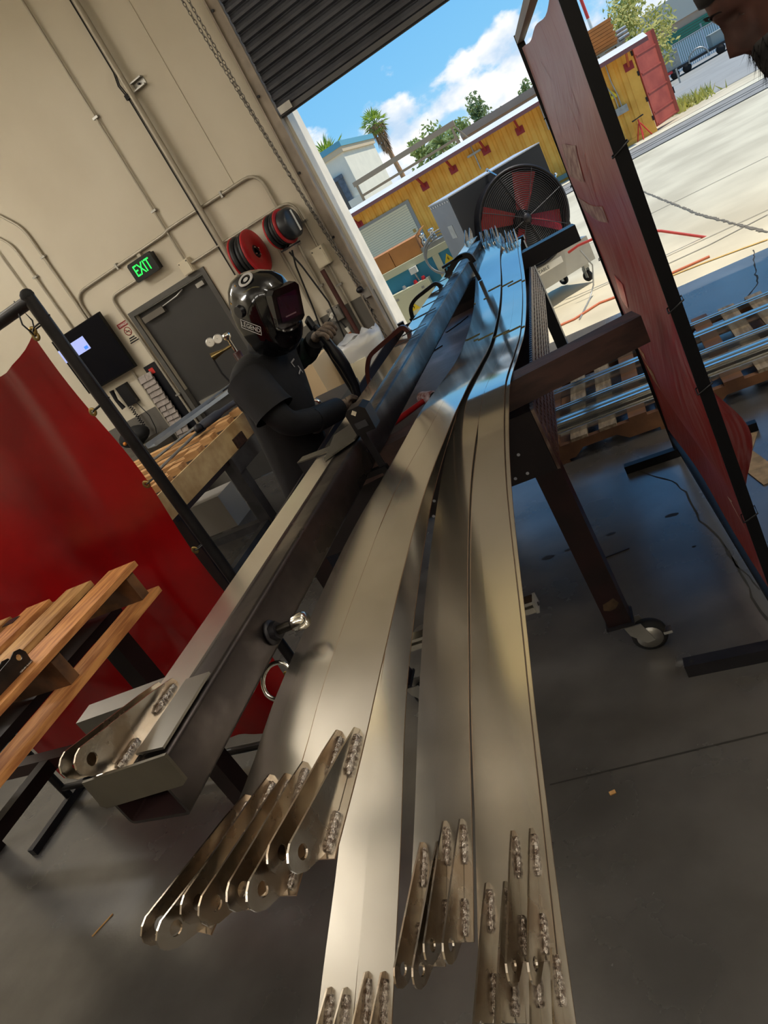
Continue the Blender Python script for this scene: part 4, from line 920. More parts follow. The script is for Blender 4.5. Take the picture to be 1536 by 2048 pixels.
# ================================================================== pallets and benches
M_wood = mat('pallet_wood', srgb(206, 144, 84), .65, 0, .35, 6, srgb(158, 98, 52), bump=.1, bscale=20, stretch=(8, 1.2, 8))
M_wood2 = mat('pallet_wood_b', srgb(196, 152, 96), .65, 0, .35, 5, srgb(150, 104, 58), bump=.1, bscale=20, stretch=(8, 1.2, 8))
M_woodx = mat('batten_wood', srgb(206, 162, 108), .65, 0, .3, 3, srgb(172, 124, 76), bump=.06, bscale=14, stretch=(1, 7, 7))
M_wooddk = mat('stringer_wood', srgb(120, 82, 48), .7, 0, .4, 8, srgb(72, 48, 30), bump=.1, bscale=20)
# left pallet in front of the red curtain (slats run along Y)
ZPT = 1.215
pl = thing('pallet', 'orange wooden pallet on the bench in front of the red curtain', 'pallet', (-2.25, 1.2, ZPT-.14))
for k in range(5):
    x1 = -1.745-k*.207; MB().b2(x1-.13, x1, .80-.01*k, 1.63-.018*k, ZPT-.020, ZPT).obj('slat', (M_wood, M_wood2)[k % 2], pl)
for y in (1.585, 1.19, .84): MB().b2(-2.75, -1.76, y-.02, y+.02, ZPT-.118, ZPT-.0205).obj('stringer', M_wooddk, pl)
for k, x1 in enumerate((-1.735, -2.25, -2.64)): MB().b2(x1-.10, x1, .80, 1.635, ZPT-.140, ZPT-.1185).obj('bottom_board', M_wood, pl)
MB().b2(-2.33, -2.27, 1.50, 1.54, ZPT-.0005, ZPT+.002).obj('black_sticker', M_black, pl)
# stack of spare tabs on the pallet
M_spare = mat('raw_tab_steel', srgb(70, 64, 60), .38, .8, .3, 20)
for k in range(9):
    x = -1.80-.016*k; y = 1.165-.034*k
    t_ = thing('spare_tab', ('end steel tab of the row on the pallet, its bolt hole uncovered' if k == 0 else 'dark steel tab on the pallet, '+('', 'second', 'third', 'fourth', 'fifth', 'sixth', 'seventh', 'eighth', 'ninth')[k]+' from the uncovered end of the row'), 'tab', (x, y, ZPT+.0002), 'spare tabs on the pallet')
    MB().prism([(-.01, 0), (.05, 0), (.056, .034), (.048, .052), (.030, .058), (.008, .05), (-.20, .035), (-.20, 0)], (x, y-.06, ZPT+.0004), (0, 1, 0), (0, 0, 1), .0036, hole=((.030, .036), .009)).obj('plate', M_spare, t_)
    MB().tube([(x+.004, y-.06+.05*q/5, ZPT+.004) for q in range(6)], .0034, 6).obj('weld', M_weld, t_)
# its bench: dark frame
M_bench = mat('bench_steel', srgb(32, 20, 20), .5, .2, .3, 9)
bn = thing('work_bench', 'dark steel bench frame holding the orange pallet before the curtain', 'bench', (-2.5, 1.2, 0))
ZBT = ZPT-.1405
MB().b2(-3.95, -1.98, .75, 1.66, ZBT-.03, ZBT).obj('top', M_bench, bn)
MB().b2(-3.9, -2.02, 1.585, 1.645, .47, .53).obj('lower_rail', mat('rail_maroon', srgb(60, 34, 32), .5), bn)
for x in (-2.06, -3.86): MB().b2(x-.04, x+.04, 1.57, 1.65, .0, ZBT-.03).obj('leg', M_bench, bn)
MB().b2(-2.92, -2.86, .42, 1.584, .47, .53).obj('side_rail', M_bench, bn)
for y in (.46,): MB().b2(-3.86, -3.80, y-.03, y+.03, .0, ZBT-.03).obj('leg', M_bench, bn)
MB().b2(-3.88, -2.86, .42, .48, .47, .53).obj('lower_rail', M_bench, bn)
# ================================================================== people
from mathutils.bvhtree import BVHTree
def skin_obj(name, verts, edges, m, parent, root=0, sub=2):
    """verts: (position, radius or (rx, ry)); one continuous skinned surface, turned into a plain mesh"""
    me = bpy.data.meshes.new(name); me.from_pydata([tuple(v[0]) for v in verts], edges, []); me.update()
    o = bpy.data.objects.new(name, me); COL.objects.link(o)
    sk = o.modifiers.new('skin', 'SKIN'); sk.use_smooth_shade = True
    lay = me.skin_vertices[0].data if me.skin_vertices else None
    if lay is None:
        bm = bmesh.new(); bm.from_mesh(me); bm.verts.layers.skin.verify(); bm.to_mesh(me); bm.free(); lay = me.skin_vertices[0].data
    for i, v in enumerate(verts):
        r = v[1]; lay[i].radius = (r, r) if not isinstance(r, tuple) else r; lay[i].use_root = (i == root)
    ss = o.modifiers.new('sub', 'SUBSURF'); ss.levels = sub; ss.render_levels = sub
    bpy.context.view_layer.update()
    ev = o.evaluated_get(bpy.context.evaluated_depsgraph_get()); me2 = bpy.data.meshes.new_from_object(ev)
    bpy.data.objects.remove(o); bpy.data.meshes.remove(me)
    me2.materials.clear(); me2.materials.append(m)
    for p in me2.polygons: p.use_smooth = True
    o2 = bpy.data.objects.new(name, me2); COL.objects.link(o2)
    if parent is not None: adopt(o2, parent)
    return o2
def basis(fwd, up=(0, 0, 1)):
    f = Vector(fwd).normalized(); s_ = Vector(up).cross(f).normalized(); u = f.cross(s_)      # f forward, s_ left, u up
    return f, s_, u
M_skin = mat('skin', srgb(150, 104, 84), .5, 0, .15, 12)
M_hair = mat('dark_hair', srgb(18, 15, 15), .6)
def head(parent, c, fwd, up, m_skin, nm='head'):
    """a head with brow, sockets, nose, lips, chin; c = centre of the skull at eye height"""
    f, s_, u = basis(fwd, up); c = Vector(c)
    # height: (z, front, half width, back)
    rows_ = [(.128, .010, .012, .012), (.122, .048, .045, .055), (.105, .074, .064, .085), (.080, .090, .072, .100), (.055, .096, .075, .104), (.040, .099, .0755, .104), (.026, .092, .075, .102),
             (.012, .090, .074, .098), (-.004, .093, .073, .092), (-.020, .094, .071, .086), (-.034, .092, .068, .080), (-.046, .095, .065, .074), (-.054, .091, .063, .070), (-.064, .093, .060, .066), (-.080, .090, .054, .060), (-.096, .088, .044, .052), (-.108, .076, .034, .046), (-.112, .05, .02, .04)]
    n = 40; rows = []
    for z, fr, hw, bk in rows_:
        row = []
        for k in range(n):
            a = 2*math.pi*k/n; ca, sa = math.cos(a), math.sin(a)
            x = (fr if ca > 0 else bk)*math.copysign(abs(ca)**.85, ca); y = hw*math.copysign(abs(sa)**.92, sa)
            ang = math.atan2(y, max(x, 1e-4)) if x > 0 else 9
            nose = 0
            if -.036 < z < .034:   # nose: grows from the bridge to the tip, short under side
                t_ = (.034-z)/.056; hgt = (.004+.024*min(1, t_)) if z > -.024 else .012
                nose = hgt*math.exp(-(y/(.007+.007*min(1, t_)))**2) if x > 0 else 0
            eye = -.012*math.exp(-((abs(y)-.032)/.013)**2-((z-.018)/.011)**2) if x > 0 else 0
            brow = .004*math.exp(-((abs(y)-.030)/.02)**2-((z-.040)/.008)**2) if x > 0 else 0
            lip = .004*math.exp(-(y/.022)**2)*(math.exp(-((z+.046)/.004)**2)+math.exp(-((z+.062)/.004)**2)) if x > 0 else 0
            row.append(c+f*(x+nose+eye+brow+lip)+s_*y+u*z)
        rows.append(row)
    mb = MB().grid([r_ for r_ in rows], True, True); mb.add(rows[0], [tuple(range(n))]); mb.add(rows[-1], [tuple(range(n))[::-1]])
    h = mb.obj(nm, m_skin, parent)
    for sg in (-1, 1):
        lid = MB().sphere(c+f*.0640+s_*(sg*.032)+u*.018, .0130, 14, 10).obj('eyelid', m_skin, h)
        MB().sphere(c+f*.0642+s_*(sg*.032)+u*.0160, .0122, 12, 8).obj('eye', mat('eye_white', srgb(120, 114, 108), .3), lid)
        er = MB(); er.sphere(c-f*.012+s_*(sg*.076)+u*.004, .032, 12, 8, (.62, .22, 1.0), Matrix((f, s_, u)).transposed()); er.obj('ear', m_skin, h)
    return h, f, s_, u
def hand(parent, wrist, palm_dir, back_dir, m, curl=1.0, scale=1.0, thumb_side=1, nm='glove'):
    """palm + four curled fingers + thumb, one skinned surface; fingers curl towards -back_dir"""
    d = Vector(palm_dir).normalized(); b_ = Vector(back_dir); b_ = (b_-d*b_.dot(d)).normalized(); s_ = d.cross(b_)*thumb_side
    w = Vector(wrist); S = scale
    V = [(w-d*.03*S, .026*S), (w+d*.015*S, .027*S), (w+d*.05*S, (.030*S, .020*S))]; E_ = [(0, 1), (1, 2)]
    for i, (off, ln) in enumerate(((.033, .92), (.011, 1.0), (-.011, .95), (-.032, .78))):
        k0 = len(V); p = w+d*.082*S+s_*off*S
        V.append((p, .0125*S)); E_.append((2, k0)); a = 0
        for j, (L, bend) in enumerate(((.036, 40), (.026, 65), (.020, 45))):
            a += R(bend*curl); p = p+(d*math.cos(a)-b_*math.sin(a))*L*ln*S; V.append((p, (.0105-.0008*j)*S)); E_.append((len(V)-2, len(V)-1))
    k0 = len(V); p = w+d*.025*S+s_*.030*S; V.append((p, .014*S)); E_.append((1, k0))
    p2 = p+(s_*.55+d*.75-b_*.35).normalized()*.035*S; V.append((p2, .0125*S)); E_.append((k0, k0+1))
    p3 = p2+(d*.7-b_*.7*curl-s_*.1).normalized()*.030*S; V.append((p3, .0105*S)); E_.append((k0+1, k0+2))
    return skin_obj(nm, V, E_, m, parent, 1, 2)

# ---------------------------------------------------------------- the welder
M_cloth = mat('black_cotton', srgb(9, 9, 12), .8, 0, .35, 9, srgb(16, 17, 22), bump=.35, bscale=12)
M_pants = mat('dark_trousers', srgb(20, 22, 30), .85, 0, .2, 8)
wk = thing('person', 'welder in black shirt and black helmet bending over the beam with a gun', 'person', (-1.85, 2.8, 0))
Vw = [((-1.70, 2.80, .96), (.15, .175)),            # 0 pelvis
      ((-1.655, 2.79, 1.10), (.155, .175)),          # 1 waist
      ((-1.615, 2.785, 1.26), (.158, .18)),         # 2 ribs
      ((-1.585, 2.78, 1.40), (.14, .18)),          # 3 chest
      ((-1.545, 2.78, 1.50), (.075, .085)),          # 4 neck base
      ((-1.500, 2.775, 1.575), .058),                # 5 neck
      ((-1.575, 2.585, 1.445), .080),                # 6 right shoulder
      ((-1.520, 2.535, 1.33), .072),                 # 7
      ((-1.487, 2.515, 1.215), .064),                # 8 right elbow
      ((-1.435, 2.70, 1.140), .060),                 # 9
      ((-1.400, 2.86, 1.105), .038),                 # 10 right wrist
      ((-1.555, 2.985, 1.445), .078),                # 11 left shoulder
      ((-1.560, 3.10, 1.385), .064),                 # 12
      ((-1.545, 3.16, 1.345), .056),                 # 13 left elbow
      ((-1.470, 3.09, 1.385), .050),                 # 14
      ((-1.405, 3.035, 1.415), .038),                # 15 left wrist
      ((-1.715, 2.70, .86), (.095, .10)),            # 16 right hip
      ((-1.755, 2.68, .66), .080), ((-1.80, 2.67, .48), .062), ((-1.86, 2.67, .28), .058), ((-1.90, 2.67, .10), .045),   # 17-20
      ((-1.715, 2.90, .86), (.095, .10)),            # 21 left hip
      ((-1.760, 2.93, .66), .080), ((-1.82, 2.95, .48), .062), ((-1.88, 2.97, .28), .058), ((-1.93, 2.98, .10), .045)]   # 22-25
Ew = [(0, 1), (1, 2), (2, 3), (3, 4), (4, 5), (3, 6), (6, 7), (7, 8), (8, 9), (9, 10), (3, 11), (11, 12), (12, 13), (13, 14), (14, 15), (0, 16), (16, 17), (17, 18), (18, 19), (19, 20), (0, 21), (21, 22), (22, 23), (23, 24), (24, 25)]
body = skin_obj('body', Vw, Ew, M_cloth, wk, 0, 2)
# short sleeves of the T-shirt and its hem, over the long sleeves
MB().tube([(-1.578, 2.590, 1.452), (-1.545, 2.558, 1.38), (-1.517, 2.533, 1.315), (-1.507, 2.525, 1.285)], [.098, .094, .094, .099], 18, False).obj('sleeve', M_cloth, wk)
MB().tube([(-1.553, 2.99, 1.450), (-1.557, 3.05, 1.41), (-1.56, 3.10, 1.380)], [.092, .086, .084], 18, False).obj('sleeve', mat('green_sleeve', srgb(20, 48, 38), .75, 0, .4, 20, srgb(12, 20, 20)), wk)
for (a, b_, r0) in (((-1.445, 2.665, 1.150), (-1.402, 2.855, 1.107), .060), ((-1.475, 3.095, 1.383), (-1.408, 3.04, 1.414), .050)): MB().tube([a, Vector(a).lerp(Vector(b_), .5), b_], [r0, r0*.97, r0*.92], 16, True).obj('cuff', mat('cuff_black', srgb(7, 7, 9), .6), wk)
MB().bar((-1.402, 2.742, 1.172), (-1.385, 2.832, 1.146), .006, .003).obj('red_cuff_print', mat('print_red', srgb(150, 30, 34), .6), wk)
# shoes
for x, y in ((-1.90, 2.67), (-1.93, 2.98)):
    MB().grid([[(x+dx, y+sy*w, z) for sy, z in ((-1, 0), (-1.05, .03), (-.8, h), (0, h+.012), (.8, h), (1.05, .03), (1, 0))] for dx, w, h in ((-.075, .030, .07), (-.06, .040, .085), (.0, .043, .085), (.07, .047, .065), (.14, .048, .050), (.19, .040, .042), (.21, .02, .03))], True).obj('shoe', mat('boot_black', srgb(16, 15, 15), .5), wk)
M_glove = mat('leather_glove', srgb(132, 116, 100), .7, 0, .5, 30, srgb(70, 60, 54), bump=.3, bscale=60)
gp = AY(690, 806, 2.985)
hand(wk, (-1.397, 2.885, 1.100), (.12, .95, -.12), (-.6, .05, .8), M_glove, 1.0, 1.05, 1)
hand(wk, (-1.392, 3.025, 1.422), (.70, -.42, .25), (-.25, -.2, .95), M_glove, 1.05, 1.05, -1)
# head inside the helmet, then the helmet
Hc = AY(526, 618, 2.765)
hf = Vector((.80, -.42, -.36))
hd_, f_, s_, u_ = head(wk, Hc-Vector((.012, 0, .012)), hf, (.25, 0, 1), M_skin)
hm = MB()
hrows = [(.158, .020, .020, .020), (.150, .070, .062, .075), (.128, .108, .092, .108), (.095, .130, .110, .124), (.050, .146, .119, .130), (.0, .156, .123, .126), (-.05, .163, .122, .105), (-.09, .165, .118, .06), (-.13, .155, .108, .02), (-.165, .135, .090, .0), (-.18, .118, .074, .0)]
n = 44; rows = []
for z, fr, hw, bk in hrows:
    row = []
    for k in range(n):
        a = 2*math.pi*k/n; ca, sa = math.cos(a), math.sin(a); x = (fr if ca > 0 else bk)*math.copysign(abs(ca)**.62, ca); y = hw*math.copysign(abs(sa)**.80, sa)
        row.append(Hc+f_*x+s_*y+u_*z)
    rows.append(row)
hm.grid(rows, True, True); hm.add(rows[0], [tuple(range(n))])
M_helm = mat('helmet_gloss', srgb(8, 8, 11), .10, 0, coat=.3)
helm = hm.obj('welding_helmet', M_helm, wk)
# raised window frame and lens
def hp_(x, y, z): return Hc+f_*x+s_*y+u_*z
fr_o = [(-.078, -.055), (-.078, .075), (-.062, .092), (.062, .092), (.078, .075), (.078, -.055), (.062, -.068), (-.062, -.068)]
MB().prism(fr_o, hp_(.150, 0, .018), s_, u_, .036).obj('window_frame', M_helm, helm)
MB().prism([(-.055, -.045), (-.055, .060), (.055, .060), (.055, -.045)], hp_(.1695, 0, .020), s_, u_, .003).obj('lens', mat('lens_purple', srgb(46, 12, 30), .06, 0, .6, 9, srgb(22, 12, 34), coat=.5), helm)
MB().prism([(-.03, -.002), (-.03, .003), (.03, .003), (.03, -.002)], hp_(.1715, 0, -.008), s_, u_, .0008).obj('lens_mark', mat('mark_grey', srgb(120, 96, 104), .5), helm)
for sg in (-1, 1): MB().cyl(hp_(.0, sg*.118, .03), hp_(.0, sg*.134, .03), .028, .024, 16).obj('pivot_knob', M_black, helm)
bpy.context.view_layer.update()
def cast(objs, px, py):
    best = None
    for o in objs:
        W_ = world_of(o); bv = BVHTree.FromPolygons([W_ @ v.co for v in o.data.vertices], [tuple(p.vertices) for p in o.data.polygons])
        h = bv.ray_cast(CAM, ray(px, py).normalized())
        if h[0] is not None and (best is None or h[3] < best[3]): best = h
    return best
def decal(objs, px, py, dirpx, txt, size, m, parent, nm, lift=.003, sx=1.0):
    """lettering printed on a curved surface: position and tilt come from where that surface really is"""
    h = cast(objs, px, py); h2 = cast(objs, px+dirpx[0], py+dirpx[1])
    if h is None or h2 is None: return
    nrm = h[1]; nrm = -nrm if nrm.dot(ray(px, py)) > 0 else nrm
    ax = (h2[0]-h[0]); ax = (ax-nrm*ax.dot(nrm)).normalized(); ay = nrm.cross(ax)
    text_mesh(nm, txt, size, h[0]+nrm*lift, ax, ay, m, parent, .0003, sx=sx)
M_print = mat('print_white', srgb(170, 168, 166), .5)
decal([helm], 503, 654, (8, 2.5), 'LEGEND', .030, M_print, helm, 'maker_lettering', .004)
h = cast([helm], 503, 654)
if h:
    nrm = h[1] if h[1].dot(ray(503, 654)) < 0 else -h[1]; ax = cast([helm], 511, 656.5)[0]-h[0]; ax = (ax-nrm*ax.dot(nrm)).normalized(); ay = nrm.cross(ax); o_ = h[0]+nrm*.003
    for (p, q) in (((-.058, -.018), (.058, -.018)), ((.058, -.018), (.058, .018)), ((.058, .018), (-.058, .018)), ((-.058, .018), (-.058, -.018))): MB().bar(o_+ax*p[0]+ay*p[1], o_+ax*q[0]+ay*q[1], .0025, .0012, up=nrm).obj('lettering_frame', M_print, helm)
h = cast([helm], 492, 560)
if h:
    nrm = h[1] if h[1].dot(ray(492, 560)) < 0 else -h[1]
    MB().lathe([(.024, 0), (.036, -.001), (.036, .0008), (.024, .0016), (.024, 0)], h[0]+nrm*.003, nrm, 28).obj('top_emblem', M_print, helm)
    MB().lathe([(.0, .001), (.012, .0005)], h[0]+nrm*.003, nrm, 16).obj('emblem_centre', M_print, helm)
for px, py in ((471, 574), (463, 610)):
    h = cast([helm], px, py)
    if h: MB().bar(h[0]+h[1]*.001+Vector((0, 0, .009)), h[0]+h[1]*.001-Vector((0, 0, .009)), .004, .002, up=h[1]).obj('gold_flash', mat('gold_print', srgb(208, 160, 80), .4), helm)
for (px, py, tx, sz) in ((566, 700, 'C', .06), (586, 726, 'L', .07), (598, 744, 'T', .07), (618, 774, 'O', .07), (630, 792, 'R', .07)): decal([body], px, py, (7, 9), tx, sz, M_print, wk, 'shirt_letter', .004)

# the gun he holds
gun = thing('welding_gun', 'black welding gun in the gloved hand, pointing down at the beam', 'gun', (-1.36, 3.0, 1.05))
g0 = Vector((-1.352, 2.985, 1.475)); g1 = Vector((-1.330, 2.985, 1.36)); g2 = Vector((-1.318, 2.985, 1.25)); g3 = Vector((-1.322, 2.985, 1.15)); g4 = AY(722, 812, 2.985)
M_gun = mat('gun_black', srgb(18, 20, 26), .28)
MB().tube([g0, g0.lerp(g1, .5), g1, g1.lerp(g2, .4), g2, g3, g4], [.016, .020, .021, .030, .027, .022, .017], 14).obj('body', M_gun, gun)
MB().tube([g3.lerp(g4, .6), g4, g4+(g4-g3).normalized()*.03], [.020, .020, .015], 12).obj('nozzle', mat('nozzle_blue_steel', srgb(90, 104, 128), .25, .9), gun)
MB().bar(g1+Vector((-.022, 0, .02)), g2+Vector((-.026, 0, .02)), .012, .014).obj('trigger', M_gun, gun)
tag(MB().tube([g0, (-1.365, 3.0, 1.52), (-1.42, 3.08, 1.50), (-1.5, 3.3, 1.30), (-1.58, 3.5, .9), (-1.62, 3.6, .3), (-1.65, 3.7, .012)], .010, 8).obj('gun_cable', M_rubber), 'black cable trailing from the welding gun to the floor', 'cable')

# ---------------------------------------------------------------- man at the right edge, face in profile, head bowed
M_skin2 = mat('skin_brown', srgb(78, 48, 40), .45, 0, .2, 20, srgb(58, 36, 31))
tilt = R(27); ff = Vector((-math.cos(tilt), .02, -math.sin(tilt))); uu = Vector((-math.sin(tilt), 0, math.cos(tilt)))
nose_l = (.118, -.020)     # forward, up of the nose tip in head space
nt_w = Vector((.2345, 1.412, 1.701)); hc2 = nt_w-ff*nose_l[0]-uu*nose_l[1]
mn = thing('person', 'bearded man in a dark shirt bowing his head beside the right curtain frame', 'person', (hc2.x+.10, 1.42, 0))
hx = hc2.x
Vm = [((hx+.16, 1.42, .98), (.14, .16)), ((hx+.165, 1.42, 1.15), (.13, .155)), ((hx+.16, 1.42, 1.32), (.14, .165)), ((hx+.145, 1.42, 1.45), (.125, .17)), ((hx+.105, 1.42, 1.555), (.075, .08)), ((hx+.055, 1.42, 1.64), .058),
      ((hx+.15, 1.23, 1.45), .075), ((hx+.16, 1.17, 1.28), .060), ((hx+.17, 1.15, 1.13), .052), ((hx+.10, 1.17, .98), .045), ((hx+.06, 1.19, .87), .036),
      ((hx+.15, 1.61, 1.45), .075), ((hx+.16, 1.67, 1.28), .060), ((hx+.17, 1.69, 1.13), .052), ((hx+.12, 1.67, .98), .045), ((hx+.08, 1.65, .87), .036),
      ((hx+.16, 1.32, .88), .10), ((hx+.17, 1.31, .68), .082), ((hx+.16, 1.31, .48), .062), ((hx+.17, 1.31, .28), .055), ((hx+.18, 1.31, .10), .045),
      ((hx+.16, 1.52, .88), .10), ((hx+.17, 1.53, .68), .082), ((hx+.16, 1.53, .48), .062), ((hx+.17, 1.53, .28), .055), ((hx+.18, 1.53, .10), .045)]
Em = [(0, 1), (1, 2), (2, 3), (3, 4), (4, 5), (3, 6), (6, 7), (7, 8), (8, 9), (9, 10), (3, 11), (11, 12), (12, 13), (13, 14), (14, 15), (0, 16), (16, 17), (17, 18), (18, 19), (19, 20), (0, 21), (21, 22), (22, 23), (23, 24), (24, 25)]
skin_obj('body', Vm, Em, mat('charcoal_shirt', srgb(26, 27, 36), .8, 0, .2, 10), mn, 0, 2)
h2_, f2, s2_, u2 = head(mn, hc2, ff, uu, M_skin2)
# beard: a shell over jaw and chin, plus short hairs along its edge
bd = []; nb = 21
for z, fr, hw in ((-.032, .094, .066), (-.040, .1000, .069), (-.050, .101, .070), (-.066, .106, .068), (-.084, .108, .064), (-.102, .106, .056), (-.118, .094, .044), (-.128, .066, .026)):
    bd.append([hc2+f2*(fr*math.cos(a)**.9 if math.cos(a) > 0 else 0)+s2_*(hw*1.03*math.sin(a))+u2*z for a in [R(-88+176*k/(nb-1)) for k in range(nb)]])
MB().grid(bd).obj('beard', M_hair, mn)
hb_ = MB(); random.seed(3)
for k in range(420):
    i = random.randrange(0, len(bd)-1); j = random.randrange(0, nb); p = bd[i][j].lerp(bd[i+1][j], random.random()); o_ = (p-hc2-u2*-.06).normalized()
    d = (o_*.7-u2*.9+Vector((random.uniform(-.4, .4), random.uniform(-.4, .4), random.uniform(-.3, .3)))).normalized()*random.uniform(.012, .028)
    t1 = d.orthogonal().normalized()*.0006; hb_.add([p-t1, p+t1, p+d], [(0, 1, 2)])
hb_.obj('beard_hairs', M_hair, mn, kind='stuff')
br_ = MB()
for sg in (-1, 1):
    for k in range(16):
        y = sg*(.012+.038*k/15); p = hc2+f2*(.101-.010*(k/15)**2)+s2_*y+u2*(.041+.004*math.sin(k/15*math.pi)); d = (f2*.4+s2_*sg*.6+u2*.5).normalized()*.010; t1 = u2*.0012; br_.add([p-t1, p+t1, p+d], [(0, 1, 2)])
    for k in range(9):
        y = sg*(.022+.022*k/8); p = hc2+f2*(.0765)+s2_*y+u2*.017; d = (f2*.8-u2*.35).normalized()*.009; t1 = s2_*.0006; br_.add([p-t1, p+t1, p+d], [(0, 1, 2)])
br_.obj('eyebrow_hair', M_hair, mn)
cap = []
for z, fr, hw, bk in ((.135, .012, .012, .012), (.128, .055, .052, .062), (.108, .082, .070, .092), (.082, .097, .078, .107), (.066, .1015, .080, .110), (.0, .02, .081, .108), (-.05, .0, .072, .085)):
    cap.append([hc2+f2*((fr if math.cos(a) > 0 else bk)*math.copysign(abs(math.cos(a))**.85, math.cos(a)))+s2_*(hw*math.copysign(abs(math.sin(a))**.92, math.sin(a)))+u2*z for a in [2*math.pi*k/36 for k in range(36)]])
MB().grid(cap, True, True).obj('hair', M_hair, mn)
hand(mn, (hx+.055, 1.19, .855), (-.1, .0, -1), (0, -1, 0), M_skin2, .35, 1.0, 1, 'hand'); hand(mn, (hx+.075, 1.65, .855), (-.1, .0, -1), (0, 1, 0), M_skin2, .35, 1.0, -1, 'hand')
for y in (1.31, 1.53):
    x = hx+.18; MB().grid([[(x-dx, y+sy*w, z) for sy, z in ((-1, 0), (-1.05, .03), (-.8, h), (0, h+.012), (.8, h), (1.05, .03), (1, 0))] for dx, w, h in ((-.075, .030, .07), (-.06, .040, .085), (.0, .043, .085), (.07, .047, .065), (.14, .048, .050), (.19, .040, .042), (.21, .02, .03))], True).obj('shoe', MATS['boot_black'], mn)
random.seed(11)
# ================================================================== second bench behind the red curtain
M_osb = mat('fibre_board', srgb(196, 168, 122), .75, 0, .3, 7, srgb(168, 136, 92))
M_bsteel = mat('bench_grey_steel', srgb(92, 92, 96), .4, .6, .35, 8)
BXR = -2.93
b2_ = thing('steel_bench', 'grey steel bench with a fibreboard edge behind the red curtain', 'bench', (-3.7, 4.0, 0))
MB().b2(-4.7, BXR-.02, 3.22, 4.80, .955, .985).obj('top', M_dark, b2_)
MB().b2(BXR-.018, BXR, 3.15, 4.82, .83, 1.005).obj('edge_board', M_osb, b2_)
MB().b2(BXR-.045, BXR-.020, 3.22, 4.80, .79, .954).obj('apron', M_maroon, b2_)
MB().b2(BXR-.02, BXR+.02, 4.02, 4.86, .70, .828).obj('corner_channel', M_bsteel, b2_)
for x, y in ((BXR-.06, 4.10), (BXR-.06, 3.30), (-4.6, 3.3), (-4.6, 4.72)): MB().b2(x-.05, x+.05, y-.05, y+.05, 0, .79).obj('leg', M_bsteel if y == 4.10 else M_maroon, b2_)
MB().b2(-4.6, BXR-.06, 4.06, 4.14, .22, .28).obj('stretcher', M_bsteel, b2_)
MB().bar((BXR-.06, 3.35, .25), (BXR-.06, 4.05, .25), .06, .06).obj('stretcher', M_bsteel, b2_)
nb_ = MB().b2(BXR+.0005, BXR+.018, 4.18, 4.33, .835, .915).obj('wood_block', M_timber, b2_)
for k, y in enumerate((3.40, 3.62, 3.86, 4.10, 4.36, 4.62)):
    tag(MB().b2(-4.5+.05*(k % 3), BXR-.03-.02*(k % 2), y-.045, y+.045, .9855, 1.012).b2(BXR-.16, BXR-.035-.02*(k % 2), y-.045, y+.045, 1.0125, 1.035).obj('batten', M_woodx), 'orange wooden batten on the steel bench, '+('nearest the red curtain', 'second from the red curtain', 'under the grey grinder', 'just past the grinder', 'second from the dark door end', 'closest to the dark door')[k], 'batten', 'battens on the steel bench')
# aluminium channel on the battens, two rods, grinder, offcuts
c0 = AZ(285, 905, 1.05); c1_ = AZ(470, 772, 1.05); dc = (c1_-c0).normalized(); nc_ = Vector((-dc.y, dc.x, 0))
M_alu = mat('aluminium', srgb(186, 190, 196), .28, .9, .12, 10)
al = thing('aluminium_channel', 'pale aluminium channel with slots lying along the steel bench', 'channel', (c0.x, c0.y, 1.036))
c0 = c0+dc*.1; c1_ = c0+dc*1.25
MB().bar((c0.x, c0.y, 1.040), (c1_.x, c1_.y, 1.040), .16, .006).bar((c0.x+nc_.x*.078, c0.y+nc_.y*.078, 1.062), (c1_.x+nc_.x*.078, c1_.y+nc_.y*.078, 1.062), .005, .045).bar((c0.x-nc_.x*.078, c0.y-nc_.y*.078, 1.055), (c1_.x-nc_.x*.078, c1_.y-nc_.y*.078, 1.055), .005, .03).obj('channel', M_alu, al)
for k in range(6):
    p = Vector((c0.x, c0.y, 1.0432))+dc*(.06+.07*k+.02*(k % 2))+nc_*-.03; MB().bar(p-nc_*.025, p+nc_*.025, .012, .001).obj('slot', M_black, al)
for k, (p0, p1) in enumerate((((300, 925), (415, 835)), ((312, 945), (410, 850)))):
    a, b_ = AZ(*p0, 1.048), AZ(*p1, 1.048); tag(MB().cyl(a, b_, .011, n=10).obj('steel_rod', M_galv), ('upper' if k == 0 else 'lower')+' bright steel rod lying across the battens beside the grinder', 'rod')
gq = AZ(424, 838, 1.07); gd = Vector((.45, .85, 0)).normalized()
gr = thing('angle_grinder', 'dark grey angle grinder lying on the battens', 'grinder', (gq.x, gq.y, 1.036))
gq.z = 1.073
MB().tube([gq-gd*.11, gq-gd*.08, gq+gd*.06, gq+gd*.10, gq+gd*.26], [.030, .036, .036, .025, .022], 8).obj('body', mat('grinder_grey', srgb(62, 66, 78), .5), gr)
MB().sphere(gq-gd*.14, .036, 10, 7).obj('gear_head', M_dark, gr)
MB().cyl(gq-gd*.15+Vector((0, 0, -.034)), gq-gd*.15+Vector((0, 0, -.028)), .058, n=20).obj('guard', M_dark, gr)
for k in range(7):
    a = AZ(430+8*k, 800-7*k, 1.05); tag(MB().bar((a.x-.12, a.y-.05-.03*(k % 3), 1.046+.006*(k % 3)), (a.x+.16, a.y+.12, 1.052+.012*(k % 3)), .022, .012).obj('metal_offcut', M_galv if k % 2 else M_dark), 'loose metal offcut in the heap at the door end of the bench', 'offcut', 'metal offcuts on the bench')
# things on the floor behind the bench
tag(MB().b2(-4.35, -3.95, 4.95, 5.25, 0, .34).obj('storage_bin', mat('bin_grey', srgb(170, 166, 160), .5)), 'pale grey storage box on the floor behind the steel bench', 'box')

